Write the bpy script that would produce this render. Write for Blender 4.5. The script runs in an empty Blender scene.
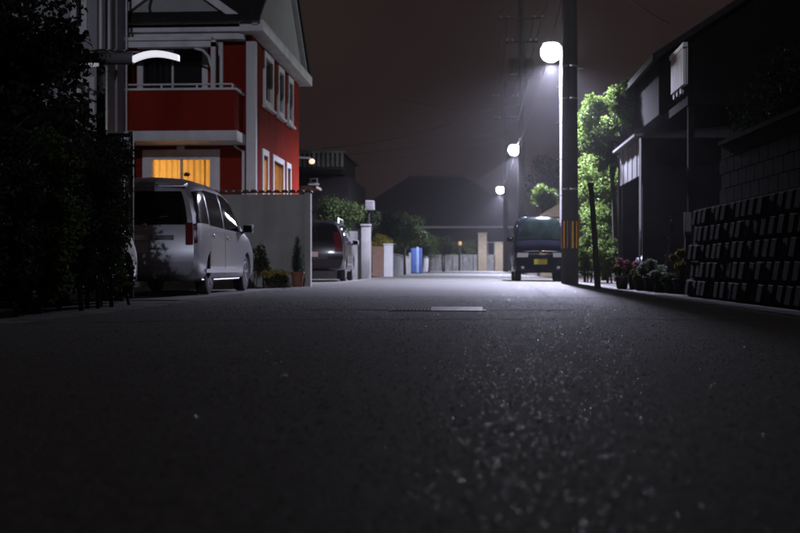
import bpy, bmesh, math, random
import numpy as np
from mathutils import Vector, Matrix

R = math.radians
random.seed(7)
rng = np.random.default_rng(11)
scene = bpy.context.scene
col = scene.collection

# ------------------------------------------------------------------ camera, sky, stand-in light, exposure
F = 1170.0                       # focal length in photo pixels (800 wide)
YAW = math.atan(70.0 / F)        # road runs along +Y, camera turned a little to the left
cam_data = bpy.data.cameras.new('camera')
cam_data.sensor_width = 36.0
cam_data.lens = F / 800.0 * 36.0
cam_data.clip_start = 0.05
cam_data.clip_end = 1200.0
cam_data.dof.use_dof = True
cam_data.dof.focus_distance = 10.0
cam_data.dof.aperture_fstop = 3.2
cam = bpy.data.objects.new('camera', cam_data)
cam.location = (0, 0, 0.43)
cam.rotation_euler = (R(90), 0, YAW)
col.objects.link(cam)
scene.camera = cam

world = bpy.data.worlds.new('World')
scene.world = world
world.use_nodes = True
wn = world.node_tree
wn.nodes.clear()
w_out = wn.nodes.new('ShaderNodeOutputWorld')
w_bg = wn.nodes.new('ShaderNodeBackground')
w_tc = wn.nodes.new('ShaderNodeTexCoord')
w_no = wn.nodes.new('ShaderNodeTexNoise')
w_no.inputs['Scale'].default_value = 2.2
w_no.inputs['Detail'].default_value = 4
w_cr = wn.nodes.new('ShaderNodeValToRGB')
w_cr.color_ramp.elements[0].position = 0.3
w_cr.color_ramp.elements[0].color = (0.0098, 0.0062, 0.0062, 1)
w_cr.color_ramp.elements[1].position = 0.75
w_cr.color_ramp.elements[1].color = (0.0185, 0.0118, 0.0112, 1)
wn.links.new(w_tc.outputs['Generated'], w_no.inputs['Vector'])
wn.links.new(w_no.outputs['Fac'], w_cr.inputs['Fac'])
wn.links.new(w_cr.outputs['Color'], w_bg.inputs['Color'])
w_bg.inputs['Strength'].default_value = 1.5
wn.links.new(w_bg.outputs['Background'], w_out.inputs['Surface'])

standin_light_d = bpy.data.lights.new('standin_light', 'SUN')  # sun lamp standing in for an unseen source behind the camera
standin_light_d.energy = 0.40
standin_light_d.angle = R(0.5)
standin_light_d.color = (0.77, 0.79, 1.0)
standin_light = bpy.data.objects.new('standin_light', standin_light_d)
to_standin_light = Vector((0.10, -0.95, 0.27))
standin_light.rotation_euler = to_standin_light.to_track_quat('Z', 'Y').to_euler()
standin_light.location = (20, -40, 30)
col.objects.link(standin_light)

LAMP_W = 20500.0                 # street lamp output

vs = scene.view_settings
vs.view_transform = 'Standard'
vs.look = 'None'
vs.exposure = 0.0
vs.gamma = 1.0
vs.use_curve_mapping = False
cy = scene.cycles
cy.use_denoising = True
try:
    cy.denoiser = 'OPENIMAGEDENOISE'
except Exception:
    pass
cy.max_bounces = 6
cy.diffuse_bounces = 3
cy.glossy_bounces = 3
cy.transmission_bounces = 4
cy.volume_bounces = 0
cy.transparent_max_bounces = 6
cy.sample_clamp_indirect = 2.0
cy.caustics_reflective = False
cy.caustics_refractive = False

# ------------------------------------------------------------------ helpers
def X_at(px, y):
    """world X of photo column px at street distance y"""
    dx = px - 400.0
    return y * (dx * math.cos(YAW) - F * math.sin(YAW)) / (dx * math.sin(YAW) + F * math.cos(YAW))

def Z_at(py, y, px=470):
    dx = px - 400.0
    return 0.43 + (266.5 - py) * y / (dx * math.sin(YAW) + F * math.cos(YAW))


class MB:
    def __init__(self):
        self.v = []; self.f = []
    def add(self, vs_, fs_):
        n = len(self.v)
        self.v.extend([tuple(p) for p in vs_])
        self.f.extend([tuple(i + n for i in f) for f in fs_])
        return self
    def box(self, x0, x1, y0, y1, z0, z1):
        return self.add([(x0, y0, z0), (x1, y0, z0), (x1, y1, z0), (x0, y1, z0),
                         (x0, y0, z1), (x1, y0, z1), (x1, y1, z1), (x0, y1, z1)],
                        [(0, 3, 2, 1), (4, 5, 6, 7), (0, 1, 5, 4), (1, 2, 6, 5), (2, 3, 7, 6), (3, 0, 4, 7)])
    def bar(self, a, b, w, h=None):
        """box beam of section w x h from a to b"""
        a = Vector(a); b = Vector(b); h = w if h is None else h
        d = (b - a).normalized()
        up = Vector((0, 0, 1)) if abs(d.z) < 0.95 else Vector((0, 1, 0))
        s = d.cross(up).normalized() * (w / 2)
        u = s.cross(d).normalized() * (h / 2)
        c = []
        for p in (a, b):
            c += [p - s - u, p + s - u, p + s + u, p - s + u]
        return self.add(c, [(3, 2, 1, 0), (4, 5, 6, 7), (0, 1, 5, 4), (1, 2, 6, 5), (2, 3, 7, 6), (3, 0, 4, 7)])
    def tube(self, pts, rad, n=8, cap=True):
        pts = [Vector(p) for p in pts]
        if not isinstance(rad, (list, tuple)):
            rad = [rad] * len(pts)
        rings = []
        for i, p in enumerate(pts):
            d = (pts[min(i + 1, len(pts) - 1)] - pts[max(i - 1, 0)]).normalized()
            ref = Vector((0, 1, 0)) if abs(d.y) < 0.9 else Vector((1, 0, 0))
            s = d.cross(ref).normalized(); u = s.cross(d).normalized()
            rings.append([p + (s * math.cos(2 * math.pi * k / n) + u * math.sin(2 * math.pi * k / n)) * rad[i] for k in range(n)])
        vs_ = [q for r in rings for q in r]
        fs_ = []
        for i in range(len(pts) - 1):
            for k in range(n):
                k2 = (k + 1) % n
                fs_.append((i * n + k, i * n + k2, (i + 1) * n + k2, (i + 1) * n + k))
        if cap:
            fs_.append(tuple(reversed(range(n))))
            fs_.append(tuple((len(pts) - 1) * n + k for k in range(n)))
        return self.add(vs_, fs_)
    def lathe(self, prof, n=20, c=(0, 0, 0), axis='Z'):
        vs_ = []; fs_ = []
        for r, h in prof:
            for k in range(n):
                a = 2 * math.pi * k / n
                p = (r * math.cos(a), r * math.sin(a), h)
                if axis == 'X':
                    p = (h, r * math.cos(a), r * math.sin(a))
                vs_.append((p[0] + c[0], p[1] + c[1], p[2] + c[2]))
        for i in range(len(prof) - 1):
            for k in range(n):
                k2 = (k + 1) % n
                fs_.append((i * n + k, i * n + k2, (i + 1) * n + k2, (i + 1) * n + k))
        fs_.append(tuple(reversed(range(n))))
        fs_.append(tuple((len(prof) - 1) * n + k for k in range(n)))
        return self.add(vs_, fs_)
    def prism(self, poly, d0, d1, axis='Y'):
        """extrude a 2-D polygon (a, b) along an axis"""
        n = len(poly)
        def mk(a, b, d):
            return {'Y': (a, d, b), 'X': (d, a, b), 'Z': (a, b, d)}[axis]
        vs_ = [mk(a, b, d0) for a, b in poly] + [mk(a, b, d1) for a, b in poly]
        fs_ = [tuple(range(n)), tuple(reversed(range(n, 2 * n)))]
        for i in range(n):
            j = (i + 1) % n
            fs_.append((i, n + i, n + j, j))
        return self.add(vs_, fs_)
    def mesh(self, name, fix=True):
        me = bpy.data.meshes.new(name)
        me.from_pydata(self.v, [], self.f)
        if fix:
            bm = bmesh.new(); bm.from_mesh(me)
            bmesh.ops.recalc_face_normals(bm, faces=bm.faces)
            bm.to_mesh(me); bm.free()
        return me


def origin_of(p):
    o = Vector((0, 0, 0))
    while p is not None:
        o += p.location; p = p.parent
    return o


def build(name, mb, mat, parent=None, smooth=None, local=False, bevel=0.0, fix=True):
    """one mesh object; vertices are given in world space unless local=True"""
    if parent is not None and not local:
        o0 = origin_of(parent)
        mb.v = [(a - o0.x, b - o0.y, c - o0.z) for a, b, c in mb.v]
    me = mb.mesh(name, fix)
    return link(name, me, mat, parent, smooth, bevel)


def link(name, me, mat, parent=None, smooth=None, bevel=0.0):
    if bevel > 0:
        bm = bmesh.new(); bm.from_mesh(me)
        ed = [e for e in bm.edges if len(e.link_faces) == 2 and e.calc_face_angle(0) > 0.6]
        bmesh.ops.bevel(bm, geom=ed, offset=bevel, segments=2, affect='EDGES', profile=0.6, clamp_overlap=True)
        bm.to_mesh(me); bm.free()
        if smooth is None:
            smooth = 40
    if mat is not None and len(me.materials) == 0:
        me.materials.append(mat)
    if smooth is not None:
        me.polygons.foreach_set('use_smooth', [True] * len(me.polygons))
        me.set_sharp_from_angle(angle=R(smooth))
    o = bpy.data.objects.new(name, me)
    col.objects.link(o)
    if parent is not None:
        o.parent = parent
    return o


def tag(o, label=None, cat=None, group=None, kind=None):
    if label: o['label'] = label
    if cat: o['category'] = cat
    if group: o['group'] = group
    if kind: o['kind'] = kind
    return o


def thing(name, label, cat, loc=(0, 0, 0), rz=0.0, group=None):
    o = bpy.data.objects.new(name, None)
    o.empty_display_size = 0.2
    o.location = loc
    o.rotation_euler = (0, 0, rz)
    col.objects.link(o)
    return tag(o, label, cat, group)


def copy_tree(o, parent=None):
    c = o.copy(); col.objects.link(c); c.parent = parent
    for ch in o.children:
        copy_tree(ch, c)
    return c

# ------------------------------------------------------------------ materials
MATS = {}

def mat(name, color, rough=0.7, var=0.25, scale=6.0, bump=0.0, bscale=60.0, metal=0.0, coat=0.0,
        spec=0.5, emit=None, estr=0.0, transl=0.0, dirt=None):
    m = bpy.data.materials.new(name)
    m.use_nodes = True
    nt = m.node_tree
    bs = nt.nodes['Principled BSDF']
    tc = nt.nodes.new('ShaderNodeTexCoord')
    no = nt.nodes.new('ShaderNodeTexNoise')
    no.inputs['Scale'].default_value = scale
    no.inputs['Detail'].default_value = 5
    no.inputs['Roughness'].default_value = 0.6
    nt.links.new(tc.outputs['Object'], no.inputs['Vector'])
    mr = nt.nodes.new('ShaderNodeMapRange')
    mr.inputs['From Min'].default_value = 0.3
    mr.inputs['From Max'].default_value = 0.7
    mr.inputs['To Min'].default_value = 1 - var
    mr.inputs['To Max'].default_value = 1 + var
    nt.links.new(no.outputs['Fac'], mr.inputs['Value'])
    hv = nt.nodes.new('ShaderNodeHueSaturation')
    hv.inputs['Color'].default_value = (*color, 1)
    nt.links.new(mr.outputs['Result'], hv.inputs['Value'])
    csock = hv.outputs['Color']
    if dirt:
        n2 = nt.nodes.new('ShaderNodeTexNoise')
        n2.inputs['Scale'].default_value = dirt[1]
        n2.inputs['Detail'].default_value = 7
        cr = nt.nodes.new('ShaderNodeValToRGB')
        cr.color_ramp.elements[0].position = 0.45
        cr.color_ramp.elements[1].position = 0.72
        mp = nt.nodes.new('ShaderNodeMapping')
        mp.inputs['Scale'].default_value = (1, 1, 0.3)
        nt.links.new(tc.outputs['Object'], mp.inputs['Vector'])
        nt.links.new(mp.outputs['Vector'], n2.inputs['Vector'])
        nt.links.new(n2.outputs['Fac'], cr.inputs['Fac'])
        mx = nt.nodes.new('ShaderNodeMixRGB')
        mx.inputs['Color2'].default_value = (*dirt[0], 1)
        nt.links.new(cr.outputs['Color'], mx.inputs['Fac'])
        nt.links.new(csock, mx.inputs['Color1'])
        csock = mx.outputs['Color']
    nt.links.new(csock, bs.inputs['Base Color'])
    bs.inputs['Roughness'].default_value = rough
    bs.inputs['Metallic'].default_value = metal
    bs.inputs['Coat Weight'].default_value = coat
    bs.inputs['Coat Roughness'].default_value = 0.08
    bs.inputs['Specular IOR Level'].default_value = spec
    if emit:
        bs.inputs['Emission Color'].default_value = (*emit, 1)
        bs.inputs['Emission Strength'].default_value = estr
    if bump > 0:
        nb = nt.nodes.new('ShaderNodeTexNoise')
        nb.inputs['Scale'].default_value = bscale
        nb.inputs['Detail'].default_value = 4
        nt.links.new(tc.outputs['Object'], nb.inputs['Vector'])
        bp = nt.nodes.new('ShaderNodeBump')
        bp.inputs['Strength'].default_value = bump
        bp.inputs['Distance'].default_value = 0.01
        nt.links.new(nb.outputs['Fac'], bp.inputs['Height'])
        nt.links.new(bp.outputs['Normal'], bs.inputs['Normal'])
    if transl > 0:
        out = nt.nodes['Material Output']
        tr = nt.nodes.new('ShaderNodeBsdfTranslucent')
        nt.links.new(csock, tr.inputs['Color'])
        ms = nt.nodes.new('ShaderNodeMixShader')
        ms.inputs['Fac'].default_value = transl
        nt.links.new(bs.outputs['BSDF'], ms.inputs[1])
        nt.links.new(tr.outputs['BSDF'], ms.inputs[2])
        nt.links.new(ms.outputs['Shader'], out.inputs['Surface'])
    MATS[name] = m
    return m


def leaf_mat(name, c1, c2, rough=0.6, spec=0.22):
    m = bpy.data.materials.new(name); m.use_nodes = True
    nt = m.node_tree; bs = nt.nodes['Principled BSDF']; out = nt.nodes['Material Output']
    ge = nt.nodes.new('ShaderNodeNewGeometry')
    tc = nt.nodes.new('ShaderNodeTexCoord')
    no = nt.nodes.new('ShaderNodeTexNoise'); no.inputs['Scale'].default_value = 2.4
    nt.links.new(tc.outputs['Object'], no.inputs['Vector'])
    ad = nt.nodes.new('ShaderNodeMath'); ad.operation = 'ADD'
    nt.links.new(ge.outputs['Random Per Island'], ad.inputs[0])
    nt.links.new(no.outputs['Fac'], ad.inputs[1])
    ml = nt.nodes.new('ShaderNodeMath'); ml.operation = 'MULTIPLY'; ml.inputs[1].default_value = 0.55
    nt.links.new(ad.outputs[0], ml.inputs[0])
    mx = nt.nodes.new('ShaderNodeMixRGB')
    mx.inputs['Color1'].default_value = (*c1, 1); mx.inputs['Color2'].default_value = (*c2, 1)
    nt.links.new(ml.outputs[0], mx.inputs['Fac'])
    nt.links.new(mx.outputs['Color'], bs.inputs['Base Color'])
    bs.inputs['Roughness'].default_value = rough
    bs.inputs['Specular IOR Level'].default_value = spec
    tr = nt.nodes.new('ShaderNodeBsdfTranslucent')
    nt.links.new(mx.outputs['Color'], tr.inputs['Color'])
    ms = nt.nodes.new('ShaderNodeMixShader'); ms.inputs['Fac'].default_value = 0.4
    nt.links.new(bs.outputs['BSDF'], ms.inputs[1]); nt.links.new(tr.outputs['BSDF'], ms.inputs[2])
    nt.links.new(ms.outputs['Shader'], out.inputs['Surface'])
    return m


def glass_mat(name, color=(0.8, 0.85, 0.85), rough=0.02, alpha=0.75):
    m = bpy.data.materials.new(name); m.use_nodes = True
    nt = m.node_tree; bs = nt.nodes['Principled BSDF']; out = nt.nodes['Material Output']
    bs.inputs['Base Color'].default_value = (0.01, 0.012, 0.012, 1)
    bs.inputs['Roughness'].default_value = rough
    tr = nt.nodes.new('ShaderNodeBsdfTransparent'); tr.inputs['Color'].default_value = (*color, 1)
    fr = nt.nodes.new('ShaderNodeLayerWeight'); fr.inputs['Blend'].default_value = 0.5
    pw = nt.nodes.new('ShaderNodeMath'); pw.operation = 'POWER'; pw.inputs[1].default_value = 5.0
    nt.links.new(fr.outputs['Facing'], pw.inputs[0])
    ad = nt.nodes.new('ShaderNodeMath'); ad.operation = 'MULTIPLY_ADD'
    ad.inputs[1].default_value = 0.5; ad.inputs[2].default_value = 1 - alpha
    ad.use_clamp = True
    nt.links.new(pw.outputs[0], ad.inputs[0])
    ms = nt.nodes.new('ShaderNodeMixShader')
    nt.links.new(ad.outputs[0], ms.inputs['Fac'])
    nt.links.new(tr.outputs['BSDF'], ms.inputs[1]); nt.links.new(bs.outputs['BSDF'], ms.inputs[2])
    nt.links.new(ms.outputs['Shader'], out.inputs['Surface'])
    return m


def asphalt_mat():
    m = bpy.data.materials.new('asphalt'); m.use_nodes = True
    nt = m.node_tree; bs = nt.nodes['Principled BSDF']
    tc = nt.nodes.new('ShaderNodeTexCoord')
    def noise(s, d=5, r=0.6):
        n = nt.nodes.new('ShaderNodeTexNoise'); n.inputs['Scale'].default_value = s
        n.inputs['Detail'].default_value = d; n.inputs['Roughness'].default_value = r
        nt.links.new(tc.outputs['Object'], n.inputs['Vector']); return n
    # aggregate: every stone a little facet of its own tilt and brightness
    vo = nt.nodes.new('ShaderNodeTexVoronoi'); vo.inputs['Scale'].default_value = 150
    nt.links.new(tc.outputs['Object'], vo.inputs['Vector'])
    sep = nt.nodes.new('ShaderNodeSeparateColor')
    nt.links.new(vo.outputs['Color'], sep.inputs['Color'])
    big = noise(0.45, 6, 0.65)
    mid = noise(26.0, 5, 0.75)
    # colour
    cr = nt.nodes.new('ShaderNodeValToRGB')
    cr.color_ramp.elements[0].position = 0.0; cr.color_ramp.elements[0].color = (0.029, 0.029, 0.0235, 1)
    cr.color_ramp.elements[1].position = 1.0; cr.color_ramp.elements[1].color = (0.135, 0.135, 0.112, 1)
    e = cr.color_ramp.elements.new(0.8); e.color = (0.057, 0.057, 0.047, 1)
    nt.links.new(sep.outputs['Red'], cr.inputs['Fac'])
    mr = nt.nodes.new('ShaderNodeMapRange')
    mr.inputs['From Min'].default_value = 0.3; mr.inputs['From Max'].default_value = 0.7
    mr.inputs['To Min'].default_value = 0.72; mr.inputs['To Max'].default_value = 1.25
    nt.links.new(big.outputs['Fac'], mr.inputs['Value'])
    mr2 = nt.nodes.new('ShaderNodeMapRange')
    mr2.inputs['From Min'].default_value = 0.3; mr2.inputs['From Max'].default_value = 0.7
    mr2.inputs['To Min'].default_value = 0.55; mr2.inputs['To Max'].default_value = 1.5
    nt.links.new(mid.outputs['Fac'], mr2.inputs['Value'])
    mu = nt.nodes.new('ShaderNodeMath'); mu.operation = 'MULTIPLY'
    nt.links.new(mr.outputs[0], mu.inputs[0]); nt.links.new(mr2.outputs[0], mu.inputs[1])
    hv = nt.nodes.new('ShaderNodeHueSaturation')
    nt.links.new(cr.outputs['Color'], hv.inputs['Color']); nt.links.new(mu.outputs[0], hv.inputs['Value'])
    nt.links.new(hv.outputs['Color'], bs.inputs['Base Color'])
    # roughness: a few polished stones glint
    rr = nt.nodes.new('ShaderNodeValToRGB')
    rr.color_ramp.elements[0].position = 0.0; rr.color_ramp.elements[0].color = (0.82,) * 3 + (1,)
    rr.color_ramp.elements[1].position = 0.985; rr.color_ramp.elements[1].color = (0.16,) * 3 + (1,)
    e = rr.color_ramp.elements.new(0.965); e.color = (0.72,) * 3 + (1,)
    nt.links.new(sep.outputs['Green'], rr.inputs['Fac'])
    nt.links.new(rr.outputs['Color'], bs.inputs['Roughness'])
    bs.inputs['Specular IOR Level'].default_value = 0.42
    # relief
    f1 = noise(190, 2)
    inv = nt.nodes.new('ShaderNodeMath'); inv.operation = 'MULTIPLY_ADD'
    inv.inputs[1].default_value = -0.9
    nt.links.new(vo.outputs['Distance'], inv.inputs[0])
    nt.links.new(sep.outputs['Blue'], inv.inputs[2])
    ad = nt.nodes.new('ShaderNodeMath'); ad.operation = 'MULTIPLY_ADD'; ad.inputs[1].default_value = 0.5
    nt.links.new(f1.outputs['Fac'], ad.inputs[0]); nt.links.new(inv.outputs[0], ad.inputs[2])
    bp = nt.nodes.new('ShaderNodeBump'); bp.inputs['Strength'].default_value = 0.6
    bp.inputs['Distance'].default_value = 0.003
    nt.links.new(ad.outputs[0], bp.inputs['Height'])
    nt.links.new(bp.outputs['Normal'], bs.inputs['Normal'])
    return m


M_asphalt = asphalt_mat()
M_soil = mat('soil', (0.045, 0.038, 0.03), 0.95, 0.4, 3, 0.8, 30)
M_concrete = mat('concrete', (0.17, 0.17, 0.165), 0.85, 0.18, 2.5, 0.4, 50, dirt=((0.08, 0.08, 0.075), 3))
M_concrete_dark = mat('weathered_concrete', (0.11, 0.11, 0.10), 0.9, 0.3, 4, 0.5, 40, spec=0.2, dirt=((0.05, 0.055, 0.045), 2.5))
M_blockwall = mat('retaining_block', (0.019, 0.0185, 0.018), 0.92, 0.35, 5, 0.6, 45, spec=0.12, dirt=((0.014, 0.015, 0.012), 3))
M_fence_block = mat('dark_fence_block', (0.035, 0.034, 0.033), 0.95, 0.3, 4, 0.5, 40, spec=0.2)
M_render = mat('cream_render', (0.40, 0.395, 0.36), 0.9, 0.1, 3, 0.35, 70, dirt=((0.26, 0.26, 0.23), 1.6))
M_white_render = mat('white_render', (0.40, 0.40, 0.39), 0.8, 0.07, 4, 0.2, 60, dirt=((0.32, 0.32, 0.30), 2))
M_tile_cap = mat('clay_cap', (0.13, 0.05, 0.032), 0.7, 0.35, 9, 0.3, 60)
M_red = mat('red_stucco', (0.235, 0.022, 0.011), 0.82, 0.16, 1.3, 0.4, 90, spec=0.03, dirt=((0.15, 0.014, 0.008), 1.2))
M_trim = mat('white_trim', (0.70, 0.70, 0.70), 0.55, 0.06, 5, 0.05, 40, dirt=((0.5, 0.5, 0.48), 2.2))
M_gable = mat('pale_gable', (0.34, 0.35, 0.34), 0.8, 0.12, 3, 0.25, 50)
M_roof_dark = mat('dark_roof_tile', (0.022, 0.021, 0.022), 0.9, 0.3, 6, 0.5, 25, spec=0.1)
M_siding = mat('pale_siding', (0.30, 0.30, 0.32), 0.7, 0.1, 2, 0.2, 60, dirt=((0.28, 0.28, 0.29), 1.2))
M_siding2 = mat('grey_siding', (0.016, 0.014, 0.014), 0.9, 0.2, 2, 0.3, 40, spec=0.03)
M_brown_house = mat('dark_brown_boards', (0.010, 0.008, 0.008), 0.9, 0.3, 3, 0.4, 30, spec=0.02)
M_black_metal = mat('black_metal', (0.012, 0.012, 0.013), 0.45, 0.2, 8, 0.05, 60, metal=0.2)
M_galv = mat('galvanised_steel', (0.46, 0.465, 0.47), 0.42, 0.12, 7, 0.1, 50, metal=0.35)
M_alu = mat('aluminium', (0.55, 0.56, 0.58), 0.35, 0.08, 9, 0.0, 60, metal=0.7)
M_pole = mat('spun_concrete', (0.05, 0.048, 0.045), 0.85, 0.22, 3, 0.35, 60, dirt=((0.028, 0.027, 0.025), 1.4))
M_yellow = mat('yellow_reflective', (0.85, 0.42, 0.03), 0.5, 0.15, 12, 0.0)
M_black_vinyl = mat('black_vinyl', (0.012, 0.011, 0.010), 0.5, 0.2, 12, 0.0)
M_darkpane = mat('dark_window_glass', (0.010, 0.011, 0.014), 0.06, 0.1, 3, spec=0.6)
M_carglass = mat('tinted_car_glass', (0.004, 0.005, 0.006), 0.05, 0.1, 3, spec=0.5)
M_carglass_green = mat('green_tinted_windscreen', (0.011, 0.019, 0.017), 0.08, 0.6, 3.5, spec=0.5)
M_pane = glass_mat('window_glass', alpha=0.9)
M_silver = mat('silver_paint', (0.42, 0.43, 0.46), 0.34, 0.03, 40, metal=0.4, coat=0.6)
M_navy = mat('dark_navy_paint', (0.006, 0.008, 0.022), 0.2, 0.05, 20, metal=0.0, coat=0.2, spec=0.2)
M_charcoal = mat('charcoal_paint', (0.006, 0.006, 0.011), 0.25, 0.05, 20, metal=0.0, coat=0.8, spec=0.3)
M_whitepaint = mat('pale_silver_paint', (0.74, 0.75, 0.80), 0.3, 0.03, 20, metal=0.3, coat=0.8)
M_rubber = mat('tyre_rubber', (0.012, 0.012, 0.012), 0.85, 0.2, 30, 0.2, 80)
M_plastic = mat('black_plastic', (0.015, 0.015, 0.016), 0.6, 0.15, 30)
M_chrome = mat('chrome', (0.75, 0.76, 0.78), 0.15, 0.03, 20, metal=1.0)
M_rim = mat('alloy_rim', (0.55, 0.56, 0.58), 0.3, 0.06, 20, metal=0.9)
M_redlens = mat('red_lamp_lens', (0.11, 0.004, 0.006), 0.12, 0.1, 30, coat=1.0)
M_clearlens = mat('clear_lamp_lens', (0.95, 0.96, 0.98), 0.18, 0.1, 14, coat=1.0)
M_plate_y = mat('yellow_number_plate', (1.0, 0.88, 0.10), 0.5, 0.05, 10)
M_plate_w = mat('white_number_plate', (0.6, 0.62, 0.6), 0.5, 0.05, 10)
M_plate_ink = mat('plate_ink', (0.03, 0.03, 0.03), 0.6, 0.1, 10)
M_terracotta = mat('terracotta', (0.30, 0.12, 0.06), 0.85, 0.2, 12, 0.2, 60)
M_bark = mat('bark', (0.055, 0.042, 0.032), 0.95, 0.35, 9, 0.9, 26)
M_wood_dark = mat('dark_weathered_wood', (0.03, 0.024, 0.02), 0.9, 0.35, 9, 0.6, 22)
M_brown_boards = mat('brown_boards', (0.09, 0.05, 0.03), 0.8, 0.25, 9, 0.3, 30)
M_dark_pot = mat('dark_glazed_pot', (0.03, 0.024, 0.02), 0.6, 0.2, 9)
M_blue = mat('blue_sheet', (0.015, 0.04, 0.13), 0.55, 0.15, 9, 0.2, 20)
M_bluepale = mat('pale_blue_sheet', (0.11, 0.17, 0.28), 0.55, 0.1, 9, 0.2, 20)
M_beige = mat('beige_stone', (0.15, 0.125, 0.075), 0.9, 0.2, 5, 0.4, 40)
M_iron = mat('worn_cast_iron', (0.7, 0.7, 0.7), 0.52, 0.25, 14, 0.25, 60, metal=0.8)
M_iron_dark = mat('dark_cast_iron', (0.03, 0.03, 0.03), 0.6, 0.25, 14, 0.25, 60, metal=0.6)
M_leaf_bright = leaf_mat('fresh_green_leaf', (0.035, 0.075, 0.012), (0.11, 0.16, 0.03))
M_leaf_mid = leaf_mat('green_leaf', (0.022, 0.045, 0.012), (0.075, 0.11, 0.028))
M_leaf_dark = leaf_mat('dark_evergreen_leaf', (0.007, 0.014, 0.006), (0.022, 0.036, 0.014))
M_leaf_conifer = leaf_mat('conifer_needle', (0.014, 0.03, 0.012), (0.04, 0.07, 0.025))
M_leaf_silver = leaf_mat('silvery_leaf', (0.16, 0.20, 0.15), (0.36, 0.40, 0.32))
M_leaf_yellow = leaf_mat('yellow_green_leaf', (0.12, 0.13, 0.02), (0.32, 0.27, 0.04))
M_petal_pink = leaf_mat('pink_petal', (0.22, 0.05, 0.10), (0.42, 0.16, 0.22))
M_petal_yellow = leaf_mat('yellow_petal', (0.38, 0.30, 0.03), (0.55, 0.48, 0.08))
M_cable = mat('black_cable', (0.015, 0.015, 0.015), 0.6, 0.1, 5)
M_curtain = mat('warm_curtain', (0.80, 0.56, 0.26), 0.9, 0.10, 6, spec=0.1, transl=0.75)
M_curtain2 = mat('warm_side_curtain', (0.80, 0.50, 0.24), 0.9, 0.12, 6, spec=0.1, transl=0.75)
M_porch = mat('porch_lamp_glass', (0.8, 0.7, 0.6), 0.4, 0.05, 6, emit=(1.0, 0.62, 0.42), estr=1.3)
M_lens = mat('lit_lamp_lens', (0.9, 0.9, 0.9), 0.3, 0.02, 6, emit=(0.90, 0.94, 1.0), estr=130.0)
M_glow_bar = mat('glowing_white_bar', (0.9, 0.9, 0.9), 0.3, 0.02, 6, emit=(0.93, 0.92, 1.0), estr=0.75)  # white carport bar; its brightness is put in as emission
M_glow_bar_dim = mat('dim_glowing_bar', (0.8, 0.8, 0.8), 0.3, 0.02, 6, emit=(0.85, 0.85, 1.0), estr=0.26)  # smaller carport bar, likewise made bright by emission
M_ember = mat('orange_lamp', (0.5, 0.3, 0.1), 0.5, 0.05, 6, emit=(1.0, 0.45, 0.12), estr=0.16)
M_paper = mat('pale_dry_leaf', (0.5, 0.48, 0.42), 0.5, 0.1, 30)

# ------------------------------------------------------------------ ground, road, driveway
def sheet(name, pts, z, m, kind='structure', nx=1):
    mb = MB(); mb.add([(x, y, z) for x, y in pts], [tuple(range(len(pts)))])
    o = build(name, mb, m); tag(o, kind=kind); return o

sheet('ground', [(-140, -50), (140, -50), (140, 240), (-140, 240)], -0.012, M_soil)
# carriageway: subdivided strip with a gentle crown and slight waviness
def road_sheet():
    mb = MB()
    ys = list(np.concatenate([np.arange(-12, 30, 0.5), np.arange(30, 108.1, 2.0)]))
    nx = 16
    for y in ys:
        xl = -3.62 + 0.03 * math.sin(y * 0.7)
        xr = 3.05 + 0.04 * math.sin(y * 0.9 + 1)
        if y > 24: xr = 3.12
        for k in range(nx + 1):
            t = k / nx
            x = xl + (xr - xl) * t
            z = 0.03 * (1 - (2 * t - 1) ** 2) - 0.004 + 0.003 * math.sin(x * 2.1 + y * 0.8) * math.sin(y * 0.37)
            z *= (1 if y < 100 else 0.9)
            mb.v.append((x, y, z))
    for i in range(len(ys) - 1):
        for k in range(nx):
            a = i * (nx + 1) + k
            mb.f.append((a, a + 1, a + nx + 2, a + nx + 1))
    o = build('road', mb, M_asphalt, smooth=60)
    tag(o, kind='structure')
road_sheet()

def road_z(x, y):
    t = (x + 3.62) / 6.67
    return 0.03 * (1 - (2 * t - 1) ** 2) - 0.004 + 0.003 * np.sin(x * 2.1 + y * 0.8) * np.sin(y * 0.37)

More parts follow.
